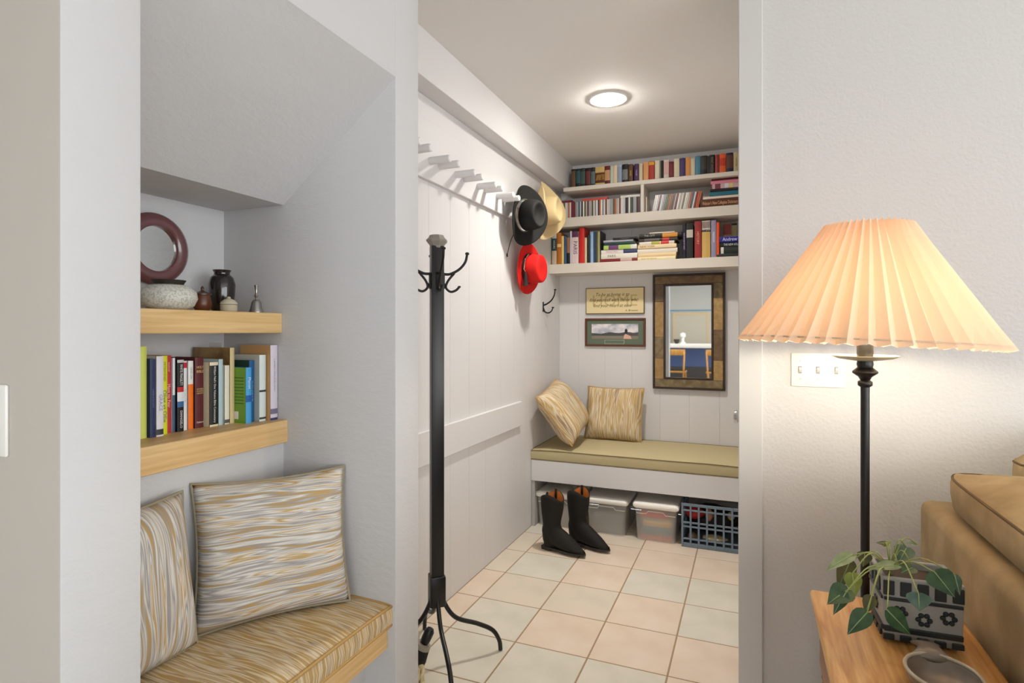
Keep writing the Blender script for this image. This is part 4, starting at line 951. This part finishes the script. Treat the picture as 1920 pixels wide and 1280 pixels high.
for i in range(rows + 1):
    f_ = i / rows; r0 = rb + (rt - rb) * f_; z_ = zb_ + (zt_ - zb_) * f_
    for k in range(cols):
        a = 2 * PI * (k + (.25 * rnd[k // 2] if k % 2 else 0)) / cols
        r_ = r0 + (.009 * rnd[k // 2] * (1 - .45 * f_) * (1 if k % 2 else -1))
        p = V((r_ * math.cos(a), r_ * math.sin(a), z_ - 1.40 + (.003 * (1 if k % 2 else -1) if i in (0, rows) else 0)))
        p = tilt @ p
        mb.v.append((lx + p.x, ly + p.y, 1.40 + p.z))
for i in range(rows):
    for k in range(cols):
        a = i * cols + k; b = i * cols + (k + 1) % cols; mb.f.append((a, b, b + cols, a + cols))
sh = obj('lamp_shade', mb, M_shade, fl)
rg_m = mat((200, 190, 170), .5, name='shade_wire')
for zr, rr_ in ((zb_ + .012, rb - .012), (zt_ - .008, rt - .008)):
    obj('shade_ring', MB().tube([V((lx, ly, 1.40)) + tilt @ V((rr_ * math.cos(a * PI / 24), rr_ * math.sin(a * PI / 24), zr - 1.40)) for a in range(49)], .0018, 5), rg_m, sh, smooth='all')

# ------------------------------------------------------------------ end table
TZ = .65
tb = thing('end_table', 'narrow honey oak end table between the lamp and the sofa', 'table', (.29, 1.2, 0))
ta = bpy.data.objects.new('dummy', None)
TX0, TX1, TY0, TY1 = .140, .446, .95, 1.625
obj('table_top', MB().box(TX0, TX1, TY0, TY1, TZ - .022, TZ), M_oak, tb, bevel=.009, seg=3, smooth=True)
boxo('edge_moulding', TX0 + .006, TX1 - .006, TY0 + .006, TY1 - .006, TZ - .034, TZ - .022, M_oak, tb, .004)
M_oakd = wood('dark_oak', (104, 60, 28), (128, 78, 38), (148, 94, 48), 5, (14, 1, 14), .45)
boxo('apron', TX0 + .022, TX1 - .02, TY0 + .03, TY1 - .025, TZ - .15, TZ - .034, M_oakd, tb, .002)
dr = boxo('drawer_front', TX0 + .012, TX0 + .022, TY0 + .10, TY1 - .10, TZ - .135, TZ - .045, M_oakd, tb, .003)
obj('drawer_knob', MB().lathe([(.006, 0), (.006, .012), (.014, .016), (.016, .022), (.010, .028), (0, .029)], 16, (TX0 + .012, 1.30, TZ - .09), (-1, 0, 0)), mat((176, 168, 150), .3, 1.0, name='brass_nickel'), dr, smooth=True)
for xx in (TX0 + .04, TX1 - .04):
    for yy in (TY0 + .05, TY1 - .045):
        pr_ = [(.019, TZ - .04), (.019, TZ - .16)]
        for q in range(9): z_ = TZ - .17 - q * .022; pr_ += [(.019, z_), (.015, z_ - .011)]
        pr_ += [(.017, .12), (.013, .03), (.015, 0)]
        obj('leg', MB().lathe(list(reversed(pr_)), 16, (xx, yy, 0)), M_oakd, tb, smooth=True)

# ------------------------------------------------------------------ planter with vine
pc = at(1733, 1210, 1.185); pc.z = TZ
pA = on_z(1657, 1203, TZ); pB = on_z(1806, 1227, TZ); pfx = (pB - pA).normalized(); pfy = V((-pfx.y, pfx.x, 0)); pwid = (pB - pA).length; pdep = .110
pmid = (pA + pB) / 2 + pfy * pdep / 2; pcx, pcy = pmid.x, pmid.y
pt_ = thing('planter', 'square ceramic planter with black and white relief pattern', 'planter', (pcx, pcy, TZ))
M_pot = mat((150, 150, 146), .5, name='pale_glaze'); M_ink = mat((30, 38, 40), .45, name='black_green_glaze')
fx, fyv = pfx, pfy; pcv = V((pcx, pcy, TZ))
hw, hh_ = pwid / 2, .138
hd_ = pdep / 2 - hw
def sq(s, z): return [pcv + fx * a * s + fyv * b * (s + hd_) + EZ * z for a, b in ((-1, -1), (1, -1), (1, 1), (-1, 1))]
obj('pot_body', MB().loft([sq(hw - .006, .004), sq(hw, .02), sq(hw + .003, hh_), sq(hw - .006, hh_), sq(hw - .010, .02)], cap=True), M_pot, pt_, bevel=.003, seg=2)
obj('soil', MB().loft([sq(hw - .008, hh_ - .022), sq(hw - .008, hh_ - .016)]), mat((60, 48, 38), .9), pt_)
for nrm, tang, nrel in ((-fyv, fx, 5), (-fx, -fyv, 3)):
    o0 = pcv + nrm * ((hw if nrel == 3 else pdep / 2) + .001); hs = pdep / 2 if nrel == 3 else hw
    def bar(a0, a1, z0, z1, nm='relief_bar', th_=.004):
        obj(nm, MB().fbox(o0, tang, EZ, nrm, a0, a1, z0, z1, -.002, th_), M_ink, pt_, bevel=.0012, seg=1)
    bar(-hs, hs, .026, .037); bar(-hs, hs, .090, .097)
    for q in range(nrel):
        cx = (q - (nrel - 1) / 2) * .030
        bar(cx - .010, cx + .010, .101, .131, 'relief_panel')
        bar(cx - .010, cx + .010, .008, .020, 'relief_panel', .003)
    for fx_, fz_ in (((-.040, .066), (.002, .058), (.044, .068)) if nrel == 5 else ((0.0, .062),)):
        for q in range(6):
            an = q * PI / 3; p0 = o0 + tang * (fx_ + .010 * math.cos(an)) + EZ * (fz_ + .010 * math.sin(an))
            obj('relief_petal', MB().lathe([(0, 0), (.0055, .0005), (.0045, .003), (0, .0035)], 8, p0, nrm), M_ink, pt_, smooth=True)
vn = thing('trailing_plant', 'heartleaf vine with dark green leaves trailing from the planter', 'plant', pcv + EZ * .11)
def leaf(base, tip, wid, nrm, m, fold=.25):
    base, tip = V(base), V(tip); ax_ = tip - base; L_ = ax_.length; ax_.normalize(); nrm = V(nrm); nrm = (nrm - ax_ * nrm.dot(ax_)).normalized(); sd = ax_.cross(nrm)
    prof_ = [(-.06, .30), (.0, .62), (.12, .92), (.28, 1.0), (.45, .88), (.62, .64), (.78, .38), (.9, .16), (1.0, 0.0)]
    mb = MB()
    for f_, w_ in prof_:
        droop = -nrm * (.10 * L_ * f_ * f_)
        c0 = base + ax_ * (L_ * f_) + droop
        nb_ = base + ax_ * (L_ * max(f_, .0)) + droop
        for sgn, q in ((-1, 1), (-1, .5), (0, 0), (1, .5), (1, 1)):
            off = sd * (sgn * q * wid / 2 * w_) + nrm * (fold * wid / 2 * w_ * (q ** 1.4)) * (.8 if q == 1 else 1)
            mb.v.append(tuple((c0 if sgn else nb_) + off))
    for i in range(len(prof_) - 1):
        for j in range(4):
            a = i * 5 + j; mb.f.append((a, a + 1, a + 6, a + 5))
    o = obj('leaf', mb, m, vn, smooth='all')
    mbv = MB().tube([base + nrm * .0006, base + ax_ * L_ * .5 + nrm * (.0006 - .025 * L_), tip - nrm * .09 * L_], [.0011, .0009, .0004], 5)
    obj('leaf_vein', mbv, mat((140, 160, 110), .6), o, smooth='all')
    return o
def leafmat(n, c, c2):
    m = mat(c, .45, name='leaf_green_%d' % n, spec=.4); ramp_color(m, [(.35, c), (.65, c2)], 40, (1, 1, 1), 2); return m
LM = [leafmat(0, (38, 66, 42), (60, 88, 56)), leafmat(1, (98, 120, 86), (130, 146, 112)), leafmat(2, (112, 124, 40), (140, 146, 60)), leafmat(3, (70, 74, 40), (96, 92, 52)), leafmat(4, (52, 80, 66), (80, 104, 84))]
M_stem = mat((150, 158, 92), .6, name='vine_stem')
crown_ = at(1644, 1083, 1.22)
def leaf_px(bu, bv, tu, tv, t0, t1, wpx, m, up=.6, fold=.25):
    b, tp = at(bu, bv, t0), at(tu, tv, t1)
    n_ = (V((0, 0, H)) - b).normalized() + V((0, 0, up)); leaf(b, tp, wpx / F * t0, n_, LM[m], fold); return b
stems = []
for a in ((1598, 1040, 1548, 1066, 1.24, 1.22, 26, 1, 1.4), (1594, 1052, 1570, 1105, 1.26, 1.24, 32, 3, .2), (1598, 1075, 1604, 1118, 1.20, 1.18, 30, 2, .0), (1590, 1105, 1552, 1130, 1.18, 1.16, 42, 0, .5), (1585, 1112, 1562, 1152, 1.17, 1.16, 22, 0, .3),
          (1626, 1148, 1588, 1188, 1.13, 1.12, 36, 0, .5), (1622, 1036, 1618, 1062, 1.28, 1.27, 26, 3, .2), (1684, 1060, 1624, 1062, 1.20, 1.20, 24, 1, 1.6), (1700, 1026, 1684, 1056, 1.24, 1.22, 34, 4, .7), (1668, 1020, 1642, 1016, 1.26, 1.26, 11, 3, .8), (1656, 1022, 1672, 1014, 1.26, 1.26, 11, 2, .8),
          (1712, 1064, 1690, 1072, 1.20, 1.19, 26, 0, 1.0), (1752, 1072, 1790, 1118, 1.14, 1.10, 48, 0, .4), (1790, 1078, 1800, 1115, 1.14, 1.12, 18, 4, .3), (1722, 1112, 1724, 1146, 1.08, 1.07, 40, 4, .2), (1664, 1144, 1712, 1192, 1.09, 1.08, 36, 0, .4), (1634, 1118, 1622, 1150, 1.17, 1.16, 24, 3, .2), (1720, 1020, 1700, 1016, 1.25, 1.24, 12, 1, 1.0)):
    stems.append(leaf_px(*a))
root = pcv + EZ * .130 + fx * -.045
for i, b in enumerate(stems):
    mid = (root + b) / 2 + EZ * (.02 + .01 * (i % 3)) + (V((0, 0, H)) - b).normalized() * .02
    obj('stem', MB().tube(bez([root + V((.006 * math.cos(i), .006 * math.sin(i), -.02)), root, mid, b], 5), .0013, 6), M_stem, vn, smooth='all')

# ------------------------------------------------------------------ spoon rest dish on the table
dc = on_z(1770, 1300, TZ); dr_ = thing('ceramic_dish', 'grey brown ceramic dish with a necked handle on the table front', 'dish', dc)
M_dish = mat((116, 104, 92), .35, name='brown_grey_glaze', coat=.2); M_rim = mat((172, 160, 140), .4, name='pale_rim_glaze')
hd = on_z(1722, 1212, TZ) - dc; hd.z = 0; hdn = hd.normalized(); sdv = V((-hdn.y, hdn.x, 0))
rings = []
for s_, z_ in ((.0, .006), (.5, .007), (.8, .014), (.97, .030), (1.0, .036), (1.05, .034), (.98, .018), (.7, .003), (0.0, .001)):
    rings.append([dc + hdn * (.064 * max(s_, .01) * math.cos(2 * PI * k / 32)) + sdv * (.056 * max(s_, .01) * math.sin(2 * PI * k / 32)) + EZ * z_ for k in range(32)])
obj('bowl', MB().loft(rings), M_dish, dr_, smooth='all')
obj('rim', MB().tube([dc + hdn * (.0655 * math.cos(2 * PI * k / 40)) + sdv * (.0575 * math.sin(2 * PI * k / 40)) + EZ * .036 for k in range(41)], .0035, 6), M_rim, dr_, smooth='all')
hl_ = hd.length
sec = []
for f_, w_, z_, th_ in ((.058, .040, .030, .008), (.075, .026, .034, .009), (.090, .019, .036, .009), (.104, .020, .034, .008), (.116, .026, .030, .007), (.124, .022, .028, .004)):
    sec.append([dc + hdn * f_ + sdv * (w_ * math.cos(2 * PI * k / 14)) + EZ * (z_ + th_ * math.sin(2 * PI * k / 14)) for k in range(14)])
obj('handle', MB().loft(sec), M_dish, dr_, smooth='all')

# ------------------------------------------------------------------ sofa
M_suede = mat((164, 146, 116), .9, name='tan_suede', spec=.15); ramp_color(M_suede, [(.35, (146, 128, 98)), (.65, (172, 154, 122))], 7, (1, 1, 1), 4)
add_bump(M_suede, 16, .25, .01, 3)
M_seam = mat((96, 78, 50), .9, name='dark_seam')
sf_ = thing('sofa', 'tan suede sofa seen over its arm beside the end table', 'sofa', (.95, 1.2, 0))
SX = .468
obj('arm', MB().box(SX, SX + .22, .25, 2.06, .06, .80), M_suede, sf_, bevel=.03, seg=4, smooth='all')
obj('back', MB().box(SX + .22, 2.4, 1.84, 2.06, .06, .80), M_suede, sf_, bevel=.03, seg=4, smooth='all')
obj('seat', MB().box(SX + .22, 2.4, .35, 1.84, .06, .44), M_suede, sf_, bevel=.04, seg=4, smooth='all')
for xx in (SX + .06, 2.3):
    for yy in (.32, 2.0): obj('foot', MB().lathe([(.02, 0), (.026, .06)], 12, (xx, yy, 0)), M_oakd, sf_)
def soft_cushion(name, label, x0, x1, y0, y1, z0, z1, M, group):
    t = thing(name, label, 'cushion', (0, 0, 0), group); t.matrix_world = M
    nx, ny = 18, 18; mb = MB(); W, D, Hh = x1 - x0, y1 - y0, z1 - z0
    rgs = []
    seg = 64
    def sup(a, e): c_, s_ = math.cos(a), math.sin(a); return (abs(c_) ** e * (1 if c_ >= 0 else -1), abs(s_) ** e * (1 if s_ >= 0 else -1))
    for sc_, zz in ((.02, -.5), (.6, -.5), (.93, -.46), (.985, -.36), (1.0, 0), (1.0, .25), (.992, .40), (.975, .435), (.94, .46), (.8, .64), (.55, .92), (.3, 1.08), (.02, 1.14)):
        rgs.append([(x0 + W / 2 + W / 2 * sc_ * sup(2 * PI * k / seg, .2)[0], y0 + D / 2 + D / 2 * sc_ * sup(2 * PI * k / seg, .2)[1], z0 + Hh / 2 + Hh * zz + (.006 * math.sin(9 * 2 * PI * k / seg) * (sc_ < .99) * (zz > .3))) for k in range(seg)])
    obj('body', MB().loft(rgs), M_suede, t, smooth='all', world=False)
    obj('piping', MB().tube([(x0 + W / 2 + W / 2 * .988 * sup(2 * PI * k / seg, .2)[0], y0 + D / 2 + D / 2 * .988 * sup(2 * PI * k / seg, .2)[1], z0 + Hh / 2 + Hh * .42) for k in range(seg + 1)], .0032, 6), M_seam, t, smooth='all', world=False)
    return t
soft_cushion('sofa_cushion', 'plump tan suede cushion lying over the sofa arm', -.28, .28, -.62, .56, 0, .10, Matrix.Translation((.775, 1.41, .808)), 'loose sofa cushions')
soft_cushion('sofa_cushion', 'tan suede cushion behind the plump one at the right edge', -.2, .2, -.035, .035, 0, .135, Matrix.Translation((.885, 2.015, .806)), 'loose sofa cushions')

# ------------------------------------------------------------------ the far end of the main room (seen in the hall mirror)
ct = thing('kitchen_counter', 'white counter with a blue front seen in the hall mirror', 'counter', (-1.4, -4.7, 0))
boxo('counter_top', -2.9, -.2, -5.2, -4.35, .92, 1.0, M_white, ct, .004)
boxo('blue_front', -2.9, -.2, -5.1, -4.75, .50, .92, mat((96, 118, 168), .6), ct, .002)
boxo('kick_base', -2.9, -.2, -5.1, -4.76, 0, .50, mat((92, 90, 90), .7), ct, .002)
def chair(label, x, y):
    t = thing('dining_chair', label, 'chair', (x, y, 0), 'chairs at the counter seen in the mirror')
    boxo('seat_frame', x - .2, x + .2, y - .19, y + .19, .42, .455, M_chair, t, .006)
    boxo('seat', x - .19, x + .19, y - .18, y + .18, .455, .485, mat((34, 32, 32), .6), t, .01)
    boxo('backrest', x - .2, x + .2, y + .195, y + .22, .78, .90, M_chair, t, .006)
    for sx in (-1, 1):
        obj('leg', MB().tube([(x + sx * .18, y - .17, 0), (x + sx * .17, y - .16, .42)], .017, 8), M_chair, t, smooth='all')
        obj('leg', MB().tube([(x + sx * .15, y + .20, 0), (x + sx * .165, y + .18, .45), (x + sx * .185, y + .21, .86)], .017, 8), M_chair, t, smooth='all')
chair('honey wood chair fully visible in the hall mirror', -1.42, -4.1)
chair('honey wood chair cut off at the right of the hall mirror', -.62, -4.1)
wsd = thing('window_shade', 'pale fabric shade in a light wood frame seen in the hall mirror', 'shade', (-1.3, -5.98, 1.6))
boxo('fabric', -1.66, -.94, -5.985, -5.97, .95, 1.66, mat((212, 204, 186), .8), wsd, .002)
for a in ((-1.72, -1.66, .93, 1.72), (-.94, -.88, .93, 1.72), (-1.66, -.94, 1.66, 1.72)):
    boxo('shade_frame', a[0], a[1], -6.0, -5.965, a[2], a[3], mat((226, 200, 160), .5), wsd, .003)
tag(boxo('wall_stripe', -3.2, .7, -6.0, -5.985, 1.755, 1.785, mat((110, 160, 190), .6), None, .002), 'blue painted strip over the window in the mirror', 'trim')
mg = thing('mixer', 'small white kitchen mixer on the counter in the mirror', 'mixer', (-1.35, -4.7, 1.0))
obj('body', MB().lathe([(.06, 1.0), (.06, 1.02), (.03, 1.04), (.03, 1.14), (.06, 1.16), (.06, 1.22), (0, 1.25)], 18, (-1.35, -4.7, 0)), M_white, mg, smooth=True)
obj('bowl', MB().lathe([(.03, 1.0), (.06, 1.05), (.065, 1.10)], 18, (-1.48, -4.7, 0)), mat((40, 38, 38), .4), mg, smooth=True)
bpy.data.objects.remove(ta)

kl = thing('fill_fixture', 'flat round fixture added for the fill light near the counter', 'ceiling light', (-1.4, -3.6, CZ))  # unseen fixture, added to go with the fill light below
obj('shade', MB().lathe([(.0, CZ - .05), (.16, CZ - .045), (.20, CZ - .01), (.20, CZ)], 32, (-1.4, -3.6, 0)), M_white, kl, smooth=True)
area_light('counter_fill', (-1.4, -3.6, CZ - .06), (0, 0, 0), .35, .35, 35, (1, .95, .88), shape='DISK')  # added fill, raises the ambient light in the main room
